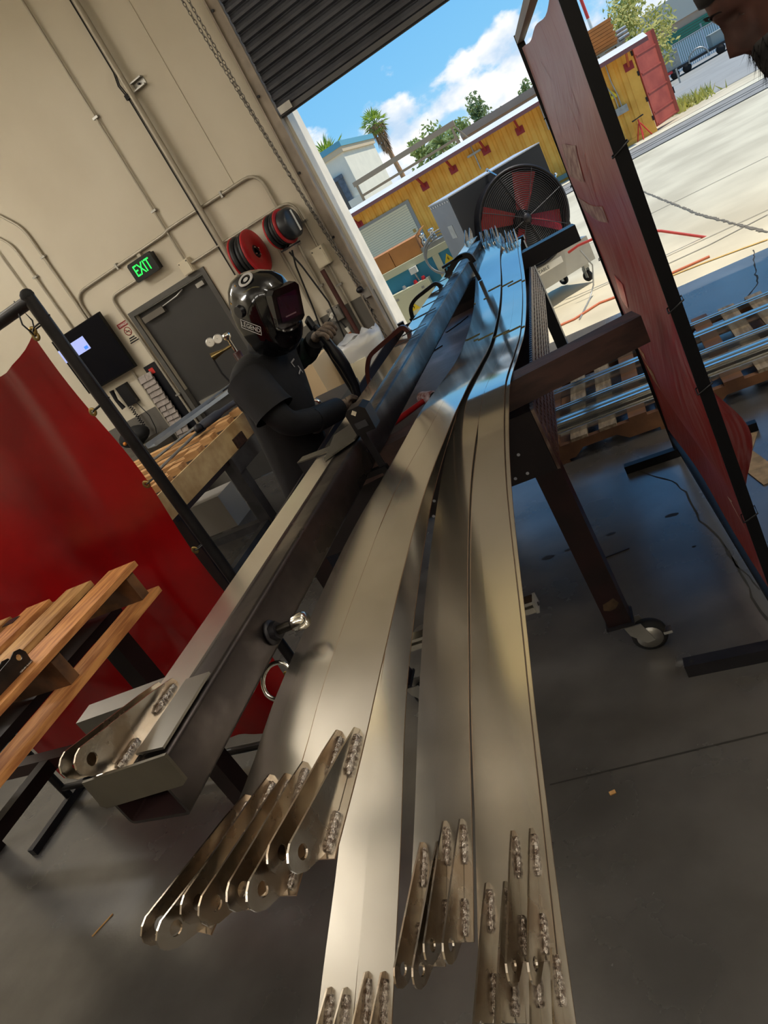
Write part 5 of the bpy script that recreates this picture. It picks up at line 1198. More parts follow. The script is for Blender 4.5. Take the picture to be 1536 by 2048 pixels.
# ---- gas cylinder with regulator
gc = AY(450, 668, 4.5)
cy = thing('gas_cylinder', 'dark maroon gas cylinder behind the welder with twin gauges', 'cylinder', (gc.x, 4.5, 0))
MB().lathe([(.001, 0), (.112, 0), (.116, .01), (.116, 1.18), (.10, 1.27), (.05, 1.335), (.032, 1.36), (.032, 1.42), (.001, 1.42)], (gc.x, 4.5, 0), (0, 0, 1), 28).obj('tank', mat('tank_maroon', srgb(58, 26, 26), .4), cy)
MB().lathe([(.012, 1.42), (.014, 1.52), (.03, 1.53), (.034, 1.55), (.03, 1.57), (.001, 1.575)], (gc.x, 4.5, 0), (0, 0, 1), 16).obj('valve', M_chrome, cy)
rg = MB().tube([(gc.x, 4.5, 1.475), (gc.x-.06, 4.46, 1.475), (gc.x-.15, 4.42, 1.475)], [.012, .012, .03], 12).obj('regulator', mat('brass', srgb(168, 146, 100), .25, .95), cy)
for px, py in ((436, 678), (421, 685)):
    g_ = AY(px, py, 4.40); dl = MB().lathe([(.001, -.012), (.034, -.012), (.036, .0), (.033, .006), (.001, .006)], g_, (.35, -.92, .1), 22).obj('gauge', M_galv, cy)
    MB().lathe([(.0005, .0066), (.029, .0066)], g_, (.35, -.92, .1), 22).obj('dial', M_white, dl)
    MB().bar(g_+Vector((.003, -.0075, .002)), g_+Vector((-.014, -.0075, .016)), .002, .001, up=(.35, -.92, .1)).obj('needle', M_black, dl)
MB().tube([(gc.x-.15, 4.42, 1.45), (gc.x-.155, 4.42, 1.34), (gc.x-.12, 4.42, 1.2), (gc.x+.02, 4.36, 1.05), (gc.x+.1, 4.3, .9)], .008, 8).obj('gas_hose', M_rubber, cy)

# ---- clutter between the welder and the roller door
bk_ = thing('waste_bin', 'white bin lined with clear plastic near the roller door jamb', 'bin', (-2.02, 5.0, 0))
MB().lathe([(.001, 0), (.16, 0), (.18, .9), (.19, 1.0)], (-2.02, 5.0, 0), (0, 0, 1), 24).obj('drum', mat('bin_cream', srgb(214, 206, 180), .5), bk_)
ln = []
for h, r0, j in ((.82, .188, .004), (.95, .200, .006), (1.02, .205, .010), (1.06, .196, .014), (1.03, .178, .010)):
    ln.append([(-2.02+(r0+random.uniform(-j, j))*math.cos(2*math.pi*k/26), 5.0+(r0+random.uniform(-j, j))*math.sin(2*math.pi*k/26), h+random.uniform(-j, j)*2) for k in range(26)])
MB().grid(ln, True, True).obj('plastic_liner', mat('clear_film', srgb(226, 230, 236), .16, 0, spec=.9, alpha=.55), bk_)
MB().b2(-2.10, -1.94, 4.80, 4.812, .74, .92).obj('paper_label', mat('label_cream', srgb(216, 208, 180), .7), bk_)
bxc = thing('carton', 'flat topped tan carton behind the welder', 'carton', (-2.28, 4.75, 0))
MB().b2(-2.46, -2.23, 4.55, 4.95, .60, 1.09).obj('box', mat('carton_tan', srgb(204, 180, 144), .8), bxc)
MB().b2(-2.50, -2.23, 4.5, 5.0, 0, .599).obj('base_crate', M_dark, bxc)
wm = thing('welding_machine', 'dark grey welding power source with a bright steel handle', 'welder', (-1.98, 3.95, 0))
MB().b2(-2.18, -1.84, 3.65, 4.25, .12, .92).obj('case', mat('welder_grey', srgb(48, 48, 50), .5), wm)
MB().b2(-2.17, -1.85, 3.640, 3.6495, .55, .88).obj('front_panel', mat('welder_panel', srgb(34, 34, 38), .4), wm)
MB().tube(rounded([(-2.14, 3.70, .921), (-2.14, 3.70, 1.02), (-1.90, 3.70, 1.02), (-1.90, 3.70, .921)], .04), .012, 10).obj('handle', M_chrome, wm)
for x in (-2.14, -1.88):
    for y in (3.75, 4.15): MB().lathe([(.001, -.02), (.058, -.02), (.06, 0), (.058, .02), (.001, .02)], (x, y, .06), (1, 0, 0), 18).obj('wheel', M_rubber, wm)

# ================================================================== pallet of aluminium bars on the floor at the right
M_grey = mat('weathered_wood', srgb(150, 136, 116), .8, 0, .4, 6, srgb(112, 98, 80), bump=.1, bscale=20, stretch=(8, 1.5, 8))
M_brown = mat('brown_wood', srgb(120, 84, 56), .75, 0, .4, 5, srgb(86, 58, 40), bump=.1, bscale=20)
PX0, PX1, PY0, PY1 = -.82, .62, 3.80, 5.02
fp = thing('floor_pallet', 'weathered floor pallet carrying aluminium bars beside the red curtain', 'pallet', ((PX0+PX1)/2, (PY0+PY1)/2, 0))
k = 0; x = PX0
while x < PX1-.02:
    MB().b2(x, x+.10, PY0, PY1-.02*(k % 2), .118, .138).obj('deck_board', M_grey if k % 3 else M_brown, fp); x += .170; k += 1
for y in (PY0+.02, (PY0+PY1)/2, PY1-.02):
    st = MB(); st.prism([(PX0, .02), (PX0+.16, .02), (PX0+.22, .065), (PX0+.42, .065), (PX0+.48, .02), (PX1-.48, .02), (PX1-.42, .065), (PX1-.22, .065), (PX1-.16, .02), (PX1, .02), (PX1, .1175), (PX0, .1175)], (0, y, 0), (1, 0, 0), (0, 0, 1), .038).obj('stringer', M_brown, fp)
for x in (PX0, -.17, PX1-.12): MB().b2(x, x+.12, PY0, PY1, .0, .0195).obj('bottom_board', M_brown, fp)
M_bar = mat('anodised_bar', srgb(206, 208, 208), .16, .95, .08, 6)
bars = ((3.90, .05, .00), (3.985, .075, .035), (4.10, .075, .0), (4.21, .045, .03), (4.55, .075, .02), (4.64, .03, .0), (4.84, .055, .0))
for i, (y, w, h) in enumerate(bars):
    t_ = thing('aluminium_bar', 'long bright aluminium bar on the floor pallet, '+('front one of all', 'second from the front', 'third, in the middle of the front bundle', 'thin one behind the front bundle', 'first of the rear bundle', 'thin one in the rear bundle', 'single bar at the rear')[i], 'bar', (0, y, .139), 'aluminium bars on the floor pallet')
    xx0, xx1 = -.80+.02*(i % 3), (.9 if i < 4 else .72-.1*(i % 2))
    MB().b2(xx0, xx1, y-w/2, y+w/2, .1385, .165+h).obj('bar', M_bar, t_)
    MB().b2(xx0, xx1, y-w*.12, y+w*.12, .1652+h, .168+h).obj('ridge', mat('bar_groove', srgb(130, 122, 100), .3, .7), t_)
tag(MB().box((.18, 3.08, .004), (.10, .34, .004), Euler((0, 0, R(14))).to_matrix()).obj('cardboard_scrap', mat('cardboard', srgb(150, 128, 98), .85, 0, .4, 18)), 'torn cardboard scrap on the floor past the right curtain', 'cardboard')
tag(MB().box((.20, 3.33, .003), (.05, .16, .003), Euler((0, 0, R(-20))).to_matrix()).obj('cardboard_scrap', MATS['cardboard']), 'small cardboard strip on the floor near the floor pallet', 'cardboard')
for i, (px, py, lbl) in enumerate(((1225, 1585, 'wood chip on the floor under the strips'), (205, 1850, 'thin dry straw on the dark floor by the strips'), (1228, 1108, 'thin rod scrap on the floor by the table leg'))):
    p = AZ(px, py, .003); tag(MB().box((p.x, p.y, .003), ((.02, .012), (.10, .004), (.14, .006))[i]+(.004,), Euler((0, 0, R((20, 60, 10)[i]))).to_matrix()).obj(('wood_chip', 'straw', 'rod_scrap')[i], (M_wood2, M_wood2, M_maroon)[i]), lbl, 'scrap')
# ================================================================== out in the yard
# ---- evaporative cooler with its big fan
CY = 7.62; cx0, cx1, cz0, cz1 = -1.425, -.285, .44, 1.515
M_casing = mat('cooler_grey', srgb(132, 132, 134), .45, .3, .1, 4)
M_ctop = mat('cooler_top', srgb(196, 198, 202), .4, .4)
M_cfront = mat('cooler_black', srgb(38, 40, 44), .5)
ck = thing('evaporative_cooler', 'large grey evaporative cooler on casters with a caged red fan', 'cooler', (cx0, CY, GZ(CY)))
MB().b2(cx0, cx1, CY+.012, CY+.62, cz0, cz1-.012).obj('housing', M_casing, ck)
MB().b2(cx0-.006, cx1+.006, CY+.004, CY+.626, cz1-.0115, cz1).obj('lid', M_ctop, ck)
MB().b2(cx0+.004, cx1-.004, CY, CY+.0115, cz0, cz1-.012).obj('front_panel', M_cfront, ck)
for i in range(8): MB().cyl((cx0-.001, CY+.05+.075*i, cz1-.04), (cx0-.006, CY+.05+.075*i, cz1-.04), .008, n=6).obj('rivet', M_chrome, ck)
MB().b2(cx0-.003, cx0-.0002, CY+.22, CY+.36, 1.10, 1.24).obj('rating_plate', M_galv, ck)
FC = Vector((cx0+.60, CY-.14, .945)); FR = .485
sh = MB().lathe([(FR+.02, .14), (FR+.02, .0), (FR+.035, -.02), (FR+.01, -.025), (FR, .02), (FR, .13)], FC, (0, 1, 0), 56).obj('shroud_ring', M_dark, ck)
gd_ = MB()
for i in range(22): 
    rr = .055+i*(FR-.055)/21.5; gd_.tube([FC+Vector((rr*math.cos(a), -.03-.03*(1-(rr/FR)**2), rr*math.sin(a))) for a in [2*math.pi*k/44 for k in range(44)]], .0032, 4, closed=True)
for k in range(8):
    a = 2*math.pi*k/8+.2; gd_.tube([FC+Vector((q*FR*math.cos(a), -.036-.03*(1-q*q), q*FR*math.sin(a))) for q in (.1, .4, .7, 1.0)], .004, 4)
gd_.obj('wire_guard', mat('guard_wire', srgb(70, 70, 72), .35, .6), ck)
MB().lathe([(.001, -.075), (.045, -.072), (.05, -.06), (.001, -.055)], FC, (0, 1, 0), 20).obj('guard_cap', M_dark, ck)
M_blade = mat('fan_blade_red', srgb(150, 26, 36), .4)
for k in range(4):
    a0 = R(62+90*k); rows = []
    for q in range(6):
        r_ = .09+(FR-.12)*q/5; w = .06+.06*q/5; pitch = R(32-14*q/5); rad = Vector((math.cos(a0), 0, math.sin(a0))); tan = Vector((-math.sin(a0), 0, math.cos(a0)))
        rows.append([FC+rad*r_+tan*(w*s_*math.cos(pitch))+Vector((0, .05+w*s_*math.sin(pitch), 0)) for s_ in (-1, 0, 1)])
    MB().grid(rows).obj('fan_blade', M_blade, ck)
MB().lathe([(.001, .0), (.09, .0), (.10, .06), (.09, .10), (.001, .10)], FC, (0, 1, 0), 20).obj('motor_hub', M_dark, ck)
MB().b2(cx0+.02, cx1-.02, CY+.125-.12, CY+.11, cz0+.02, cz0+.021).obj('drip_lip', M_cfront, ck)
for a in (R(100), R(190), R(20)):
    p = FC+Vector(((FR+.03)*math.cos(a), .0, (FR+.03)*math.sin(a))); q = p+Vector((.09*math.cos(a), .12, .09*math.sin(a))); MB().tube([p, q], .008, 6).obj('guard_stay', M_chrome, ck); MB().sphere(q, .018, 8, 6).obj('stay_knob', M_chrome, ck)
# stainless base tank on casters
M_tank = mat('stainless_tank', srgb(170, 168, 162), .35, .7, .12, 5)
tk = MB().b2(cx0-.02, cx1+.08, CY-.06, CY+.66, .17, cz0-.001).obj('base_tank', M_tank, ck)
MB().b2(cx0+.25, cx1-.28, CY-.065, CY-.0605, .33, .40).obj('name_plate', M_white, ck)
text_mesh('name_lettering', 'FORTABLE', .05, ((cx0+cx1)/2, CY-.066, .363), (1, 0, 0), (0, 0, 1), M_dark, ck, .0004)
for x in (cx0+.08, cx1-.02):
    for y in (CY+.02, CY+.58):
        g_ = GZ(y); cs = MB().b2(x-.03, x+.03, y-.03, y+.03, .12, .169).obj('caster', M_galv, ck)
        MB().lathe([(.001, -.02), (.055, -.02), (.06, -.012), (.06, .012), (.055, .02), (.001, .02)], (x, y+.02, g_+.061), (.95, .3, 0), 20).obj('wheel', M_rubber, cs)
        MB().b2(x-.025, x-.02, y-.02, y+.05, g_+.05, .12).b2(x+.02, x+.025, y-.02, y+.05, g_+.05, .12).obj('fork', M_galv, cs)
ck.rotation_euler = (0, 0, R(32))      # the cooler stands turned, its left side towards the shop
p0 = AY(1137, 505, CY+.35)
tag(MB().tube([p0, p0+Vector((.12, -.05, .03)), p0+Vector((.5, -.1, .02)), p0+Vector((.9, -.1, -.2)), p0+Vector((1.3, -.1, -.48))], .014, 8).obj('water_hose', mat('hose_red', srgb(176, 60, 56), .5)), 'red hose leaving the cooler towards the yard', 'hose')
tag(MB().tube([AY(1160, 500, CY-.05), AY(1185, 530, CY-.08), AY(1187, 570, CY-.08), AG(1180, 600)+Vector((0, 0, .01)), AG(1160, 640)+Vector((0, 0, .01))], .008, 6).obj('power_cable', M_galv), 'grey cable hanging down the cooler side', 'cable')
tag(MB().tube([AG(1100, 662)+Vector((0, 0, .012)), AG(1150, 640)+Vector((0, 0, .012)), AG(1200, 608)+Vector((0, 0, .012)), AG(1262, 585)+Vector((0, 0, .012)), AG(1420, 515)+Vector((0, 0, .012))], .012, 6).obj('air_line', mat('hose_orange', srgb(196, 112, 80), .6)), 'orange air line lying on the concrete outside', 'hose')

# ---- blue hydraulic machine with cartons on it
bx = thing('blue_machine', 'blue and cream hydraulic power pack standing outside the jamb', 'machine', (-2.55, 9.3, GZ(9.2)))
M_blue = mat('machine_blue', srgb(58, 138, 168), .5, 0, .12, 4); M_cream = mat('machine_cream', srgb(206, 202, 168), .5)
Y9 = 9.2; zb = GZ(9.2)+.002
MB().b2(-3.3, -1.76, Y9+.02, Y9+.65, zb, .92).obj('cabinet', M_blue, bx)
MB().b2(-3.32, -1.74, Y9, Y9+.67, .921, 1.01).obj('top_frame', M_cream, bx)
for x in (-3.32, -2.22, -1.80): MB().b2(x, x+.09, Y9, Y9+.0195, zb, .92).obj('frame_post', M_cream, bx)
eb = MB().b2(-2.97, -2.36, Y9-.12, Y9-.001, .02, .72).obj('control_box', M_cream, bx)
MB().b2(-2.94, -2.39, Y9-.126, Y9-.1205, .05, .69).obj('box_door', M_cream, eb)
for x in (-2.86, -2.47): MB().b2(x-.02, x+.02, Y9-.132, Y9-.1265, .63, .66).obj('latch', M_galv, eb)
M_yel = mat('warning_yellow', srgb(232, 196, 40), .5)
def warn(o, ax, ay, s_, parent):
    o = Vector(o); ax = Vector(ax); ay = Vector(ay); n_ = ax.cross(ay)
    t_ = MB().prism([(-s_, -s_*.6), (s_, -s_*.6), (0, s_)], o, ax, ay, .003).obj('warning_triangle', M_yel, parent)
    MB().prism([(-s_*.1, -s_*.35), (s_*.18, .0), (.0, s_*.02), (s_*.12, s_*.5), (-s_*.2, s_*.05), (-s_*.02, -.0)], o+n_*.003, ax, ay, .002).obj('lightning_mark', M_black, t_)
warn((-2.70, Y9-.129, .47), (1, 0, 0), (0, 0, 1), .075, bx); warn((-2.04, Y9+.016, .80), (1, 0, 0), (0, 0, 1), .07, bx)
MB().b2(-2.56, -2.46, Y9-.06, Y9-.001, .84, .92).obj('junction_box', M_white, bx)
MB().tube([(-2.51, Y9-.03, .84), (-2.50, Y9-.04, .73)], .012, 6).obj('conduit_drop', M_galv, bx)
for k, (x, c_) in enumerate(((-2.72, M_galv), (-2.55, M_red), (-2.43, M_red))): MB().cyl((x, Y9-.06, .7205), (x, Y9-.06, .765), .032, .022, 12).obj('push_button', c_, eb)
for k in range(9): MB().b2(-2.02+.025*k, -2.01+.025*k, Y9+.008, Y9+.0195, .36, .56).obj('louvre', M_cream, bx)
# valve manifold and coiled hoses
mf = thing('valve_manifold', 'bright valve manifold with coiled grey hoses on the blue machine', 'manifold', (-2.1, 9.3, 1.01))
MB().b2(-2.32, -1.86, 9.24, 9.42, 1.011, 1.07).obj('block', M_galv, mf)
for x in (-2.26, -2.12, -1.95):
    MB().lathe([(.04, 1.0702), (.045, 1.13), (.03, 1.15), (.03, 1.19), (.045, 1.20), (.04, 1.225), (.001, 1.23)], (x, 9.33, 0), (0, 0, 1), 14).obj('valve', M_chrome, mf)
for j in range(3):
    rr = .26+.02*j; c = Vector((-2.04+.02*j, 9.17-.012*j, .86+.02*j)); MB().tube([c+Vector((rr*math.cos(a), .02*math.sin(2*a), rr*.92*math.sin(a))) for a in [2*math.pi*k/36 for k in range(36)]], .012, 6, closed=True).obj('hose_coil', mat('hose_grey', srgb(150, 150, 148), .45), mf)
M_carton = mat('carton_orange', srgb(196, 132, 74), .8, 0, .15, 4)
for k, (x0, x1) in enumerate(((-3.10, -2.74), (-2.73, -2.33))):
    t_ = thing('carton', ('left' if 0 else ('brown carton nearest the white jamb' if k == 0 else 'brown carton with an open flap'))+' on the blue machine', 'carton', ((x0+x1)/2, 9.45, 1.01))
    MB().b2(x0, x1, 9.27, 9.62, 1.0105, 1.235).obj('box', M_carton, t_)
    MB().bar((x0+.02, 9.44, 1.2365), (x1-.02, 9.44, 1.2365), .05, .001).obj('tape', mat('tape_brown', srgb(176, 112, 60), .4), t_)
    if k: MB().box((x1+.05, 9.44, 1.26), (.11, .33, .004), Euler((0, R(-30), 0)).to_matrix()).obj('flap', M_carton, t_)

# ---- yellow container workshop
KY = 26.62; KX0, KX1, KB, KT = -11.6, 1.95, GZ(26.6)+.0, 2.08
M_yell = mat('container_yellow', srgb(240, 178, 74), .6, 0, .12, 2, srgb(224, 160, 60))
kt = thing('shipping_container', 'long yellow shipping container with a sloping white awning', 'container', ((KX0+KX1)/2, KY+1.2, KB))
def corr(x0, x1, z0_, z1_, y):
    pts = []; x = x0; p_ = .28
    while x < x1:
        for dx, dy in ((0, 0), (.07, 0), (.105, .04), (.175, .04), (.21, 0)):
            if x+dx <= x1: pts.append((x+dx, y+dy))
        x += p_
    pts.append((x1, y)); return [[(a, b_, z0_) for a, b_ in pts], [(a, b_, z1_) for a, b_ in pts]]
wl = MB()
for (a, b_) in ((KX0, -8.85), (-6.3, KX1-.32)): wl.grid(corr(a, b_, KB+.15, KT-.1, KY), False)
wl.grid(corr(-8.85, -6.3, 1.46, KT-.1, KY), False)
wl.obj('corrugated_wall', M_yell, kt)
MB().b2(KX0, KX1, KY+.06, KY+2.4, KB+.15, KT-.1).obj('core', M_yell, kt)
MB().b2(KX1-.32, KX1, KY-.02, KY+.05, KB, KT).obj('corner_post', M_yell, kt)
MB().b2(KX0, KX1-.32, KY-.02, KY+.06, KB, KB+.15).obj('bottom_rail', M_yell, kt)
MB().b2(KX0, KX1, KY-.01, KY+2.42, KT-.0995, KT+.06).obj('top_rail', mat('rail_yellow', srgb(214, 176, 84), .6), kt)
for z in (KB+.35, .35, 1.15, 1.75): MB().b2(KX1-.04, KX1+.02, KY-.035, KY-.0205, z, z+.14).obj('hinge', M_maroon, kt)
aw = MB(); ya, za, yb_, zb_ = KY-.02, KT+.10, KY-.95, KT-.06
aw.add([(KX0, ya, za), (KX1+.45, ya, za), (KX1+.45, yb_, zb_), (KX0, yb_, zb_), (KX0, ya, za-.03), (KX1+.45, ya, za-.03), (KX1+.45, yb_, zb_-.05), (KX0, yb_, zb_-.05)], [(0, 3, 2, 1), (4, 5, 6, 7), (3, 7, 6, 2), (0, 1, 5, 4), (0, 4, 7, 3), (1, 2, 6, 5)])
aw.obj('awning_sheet', mat('awning_white', srgb(216, 214, 208), .6, 0, .1, 1), kt)
MB().b2(KX0, KX1+.45, yb_-.012, yb_-.001, zb_-.12, zb_-.0).obj('awning_fascia', mat('fascia_maroon', srgb(140, 84, 76), .6), kt)
M_bred = mat('bracket_red', srgb(150, 44, 44), .6)
for x in (-8.35, -5.55, -4.4, -3.15, -1.9, 1.75):
    MB().bar((x, KY-.02, 1.55), (x, yb_+.15, zb_-.06), .06, .09).obj('awning_bracket', M_bred if x < 1.5 else mat('bracket_rust', srgb(170, 84, 50), .6), kt)
    MB().b2(x-.14, x+.14, KY-.03, KY-.0205, 1.42, 1.66).obj('bracket_plate', M_bred, kt)
# roller shutter in the container wall, one part per slat
M_tan = mat('shutter_tan', srgb(222, 208, 172), .55)
MB().b2(-8.85, -6.3, KY-.04, KY+.0, KB, 1.46).obj('shutter_frame', mat('frame_grey', srgb(150, 146, 138), .6), kt)
sm_ = MB().b2(-1.15, 1.15, -.025, 0, .004, .078); sme = sm_.mesh('shutter_slat'); sme.materials.append(M_tan)
for k in range(23):
    o = bpy.data.objects.new('shutter_slat', sme); COL.objects.link(o); o.location = (-7.58, KY-.042, KB+.05+k*.0825); adopt(o, kt)
MB().b2(-6.62, -6.52, KY-.09, KY-.068, .35, .47).obj('shutter_lock', M_brass, kt)
for x, z0_, z1_ in ((-3.55, 1.1, 1.9), (-1.05, 1.1, 1.9)): MB().tube([(x, KY-.03, z0_), (x, KY-.03, z1_)], .025, 6).obj('light_conduit', M_galv, kt)
MB().b2(-3.8, -3.3, KY-.07, KY-.03, 1.62, 1.69).obj('bulkhead_light', M_galv, kt)
MB().b2(-1.75, .2, KY-.12, KY-.03, -.50, -.36).obj('guard_rail', mat('rail_green', srgb(120, 140, 130), .5, .3), kt)
# rust red door leaf standing open
dl = [(KX1+.03, KY+.02), (2.78, KY+1.15)]
dn = Vector((dl[1][0]-dl[0][0], dl[1][1]-dl[0][1], 0)).normalized()
M_rust = mat('rust_red', srgb(168, 76, 60), .6, 0, .25, 2, srgb(146, 60, 48))
dle = MB().bar((dl[0][0], dl[0][1], (KB+.12+KT+.05)/2), (dl[1][0], dl[1][1], (KB+.12+KT+.05)/2), .05, KT+.05-KB-.12).obj('door_leaf', M_rust, kt)
dside = Vector((dn.y, -dn.x, 0))
for z in (KB+.18, -.05, .55, 1.15, 1.70): MB().bar(Vector((dl[0][0], dl[0][1], z))+dside*.035+dn*.05, Vector((dl[1][0], dl[1][1], z))+dside*.035-dn*.05, .02, .05).obj('door_rib', M_rust, dle)
MB().bar(Vector((dl[1][0], dl[1][1], KB+.14))+dside*.045-dn*.12, Vector((dl[1][0], dl[1][1], KT+.03))+dside*.045-dn*.12, .05, .12).obj('door_edge', mat('rust_edge', srgb(170, 80, 60), .6), dle)
MB().bar(Vector((dl[1][0], dl[1][1], KB+.12)), Vector((dl[1][0], dl[1][1], KT+.06)), .07, .03).obj('door_gasket', M_rubber, dle)
# conduits, box and triangle by the corner
ekb = thing('electric_box', 'grey electric box with looping conduits on the container wall', 'box', (1.13, KY-.05, .4))
MB().b2(.98, 1.36, KY-.12, KY-.022, .40, .62).obj('body', M_galv, ekb)
for x, xt in ((1.10, .95), (1.2, 1.14)): MB().tube(rounded([(x, KY-.05, .621), (x, KY-.05, .95), (xt, KY-.05, 1.4), (xt, KY-.05, 1.95)], .1), .02, 6).obj('conduit_run', M_galv, ekb)
wt = thing('warning_sign', 'yellow warning triangle on the container beside the conduits', 'sign', (1.03, KY-.03, .9)); warn((1.03, KY-.045, 1.05), (1, 0, 0), (0, 0, 1), .19, wt)
# tripod stand
st_ = thing('pipe_stand', 'red tripod pipe stand in front of the yellow container', 'stand', (1.5, 26.2, GZ(26.2)))
zg = GZ(26.2)
for a in (20, 140, 260): MB().tube([(1.5+.26*math.cos(R(a)), 26.2+.26*math.sin(R(a)), zg+.012), (1.5+.03*math.cos(R(a)), 26.2+.03*math.sin(R(a)), zg+.50)], .02, 8).obj('leg', mat('stand_red', srgb(206, 58, 44), .5), st_)
MB().cyl((1.5, 26.2, zg+.12), (1.5, 26.2, zg+.62), .026, n=10).obj('column', MATS['stand_red'], st_)
for a in (30, -30): MB().bar((1.5-.2*math.cos(R(a)), 26.2-.2*math.sin(R(a)), zg+.64), (1.5+.2*math.cos(R(a)), 26.2+.2*math.sin(R(a)), zg+.68), .03, .03).obj('v_head', M_dark, st_)
# lumber and metal stacked on the roof
lp = thing('roof_pallet', 'grey pallet on the container roof under the lumber stack', 'pallet', (1.1, 27.8, KT+.06))
for x in (.6, 1.1, 1.65): MB().b2(x, x+.18, 27.4, 28.3, KT+.0605, KT+.17).obj('bearer', mat('grey_board', srgb(130, 132, 128), .8), lp)
MB().b2(.5, 1.95, 27.4, 28.3, KT+.1705, KT+.21).obj('deck', MATS['grey_board'], lp)
for k in range(8):
    tag(MB().b2(.45+.03*(k % 3), 1.72+.04*(k % 2), 27.5, 28.2, KT+.2105+.098*k, KT+.298+.098*k).obj('lumber_board', mat('lumber_orange', srgb(192, 118, 56), .7, 0, .2, 3)), ('bottom', 'second', 'third', 'fourth', 'fifth', 'sixth', 'seventh', 'topmost')[k]+' board counting up the orange lumber stack on the container roof', 'board', 'lumber stacked on the container roof')
for k in range(5):
    tag(MB().cyl((1.80, 27.6+.13*k, KT+.28+.12*(k % 2)+.12*(k//3)), (2.12, 27.6+.13*k, KT+.28+.12*(k % 2)+.12*(k//3)), .058, n=10).obj('duct_pipe', M_galv), 'short galvanised pipe stacked beside the roof lumber', 'pipe', 'pipes on the container roof')
# roof railing
rr_ = thing('roof_railing', 'beige steel guard railing on the container roof', 'railing', (-6.3, 28.4, KT+.06))
M_rail = mat('rail_beige', srgb(150, 136, 118), .6)
z3 = KT+.06
for x in (-8.3, -4.15): MB().b2(x-.04, x+.04, 28.36, 28.44, z3, 2.95).obj('rail_post', M_rail, rr_)
MB().b2(-8.4, -4.0, 28.33, 28.47, 2.80, 2.98).obj('top_bar', M_rail, rr_); MB().b2(-8.3, -4.15, 28.37, 28.43, 2.35, 2.44).obj('mid_bar', M_rail, rr_)
MB().bar((-4.1, 28.4, 2.9), (-3.75, 28.4, z3+.03), .05, .05).obj('brace', M_rail, rr_)

# ---- beige low roof block behind the container
tag(MB().b2(-4.4, 2.2, 31.5, 34, GZ(32), 2.62).b2(-4.4, 2.2, 31.4, 31.5, 2.35, 2.5).obj('flat_roof_building', mat('beige_roof', srgb(172, 152, 132), .7, 0, .1, 1)), 'low beige flat roofed building behind the yellow container', 'building')
# ---- white building with a broken window
wb = thing('white_building', 'white stucco building with a torn dark window above the container', 'building', (-12.6, 37, GZ(35)))
M_stuc = mat('white_stucco', srgb(226, 220, 200), .8, 0, .06, 2)
MB().b2(-16.5, -9.85, 34.0, 40, GZ(35), 4.55).obj('wall', M_stuc, wb)
MB().b2(-16.6, -9.75, 33.9, 40.1, 4.55, 4.78).obj('cornice', mat('cornice_tan', srgb(200, 180, 148), .7), wb); MB().b2(-16.65, -9.7, 33.85, 40.15, 4.78, 5.02).obj('parapet_cap', mat('cap_blue', srgb(96, 158, 178), .6), wb)
MB().b2(-10.6, -9.8, 33.8, 34.0, 2.3, 2.62).obj('ledge', M_stuc, wb)
wdw = MB().b2(-11.25, -10.35, 33.93, 33.998, 2.2, 3.65).obj('window', mat('window_dark', srgb(84, 78, 70), .4), wb)
MB().b2(-10.62, -10.32, 33.86, 33.929, 2.1, 3.72).obj('torn_curtain', mat('curtain_slate', srgb(96, 106, 116), .8, 0, .3, 6), wdw)
MB().b2(-11.3, -10.3, 33.84, 33.92, 3.62, 3.80).obj('blind_box', MATS['curtain_slate'], wdw)

# ---- trees
def blob_tree(label, base, h, rx, rz, m, n, ls, trunk_r=.15):
    t_ = thing('tree', label, 'tree', base); b_ = Vector(base); c = b_+Vector((0, 0, h-rz))
    MB().tube([b_, b_+Vector((.1, 0, (h-rz)*.6)), c+Vector((0, 0, rz*.3))], [trunk_r, trunk_r*.8, trunk_r*.3], 8).obj('trunk', mat('bark', srgb(96, 78, 60), .9, 0, .3, 5), t_)
    mb = MB(); cl = []
    for k in range(16):
        v = Vector((random.gauss(0, 1), random.gauss(0, 1), random.gauss(0, 1))).normalized(); cl.append((c+Vector((v.x*rx*.7, v.y*rx*.7, v.z*rz*.72)), random.uniform(.28, .5)))
    for k in range(n):
        cc_, rr2 = random.choice(cl); v = Vector((random.gauss(0, 1), random.gauss(0, 1), random.gauss(0, 1))).normalized()*(rr2*random.random()**.4)
        p = cc_+Vector((v.x*rx, v.y*rx, v.z*rz)); a = Vector((random.gauss(0, 1), random.gauss(0, 1), random.gauss(0, 1))).normalized(); q = a.orthogonal().normalized(); s_ = ls*random.uniform(.6, 1.3)
        mb.add([p-a*s_, p+q*s_*.5, p+a*s_, p-q*s_*.5], [(0, 1, 2, 3)])
    mb.obj('foliage', m, t_, kind='stuff'); return t_
M_lf1 = mat('leaf_green', srgb(140, 154, 92), .7, 0, .4, 1.2, srgb(104, 122, 70)); M_lf2 = mat('leaf_dark', srgb(120, 138, 98), .7, 0, .35, 1.2, srgb(88, 108, 74)); M_lf3 = mat('leaf_yellow', srgb(204, 190, 112), .7, 0, .4, 1.0, srgb(160, 158, 84))
for m_ in (M_lf1, M_lf2, M_lf3): add_translucency(m_, srgb(170, 180, 80), .3)
def gb(x, y): return (x, y, GZ(y))
blob_tree('bushy green tree behind the roof railing', gb(-8.9, 47.5), 5.2, 1.8, 1.8, M_lf1, 1500, .16)
blob_tree('second bushy tree between the date palm and the railing', gb(-7.4, 51), 4.6, 1.2, 1.3, M_lf1, 900, .15)
blob_tree('tall sparse pine behind the beige roof', gb(-4.9, 45), 5.0, .8, 1.7, M_lf2, 900, .13)
blob_tree('round green tree next to the tall pine', gb(-4.3, 49), 3.8, 1.3, 1.1, M_lf2, 900, .15)
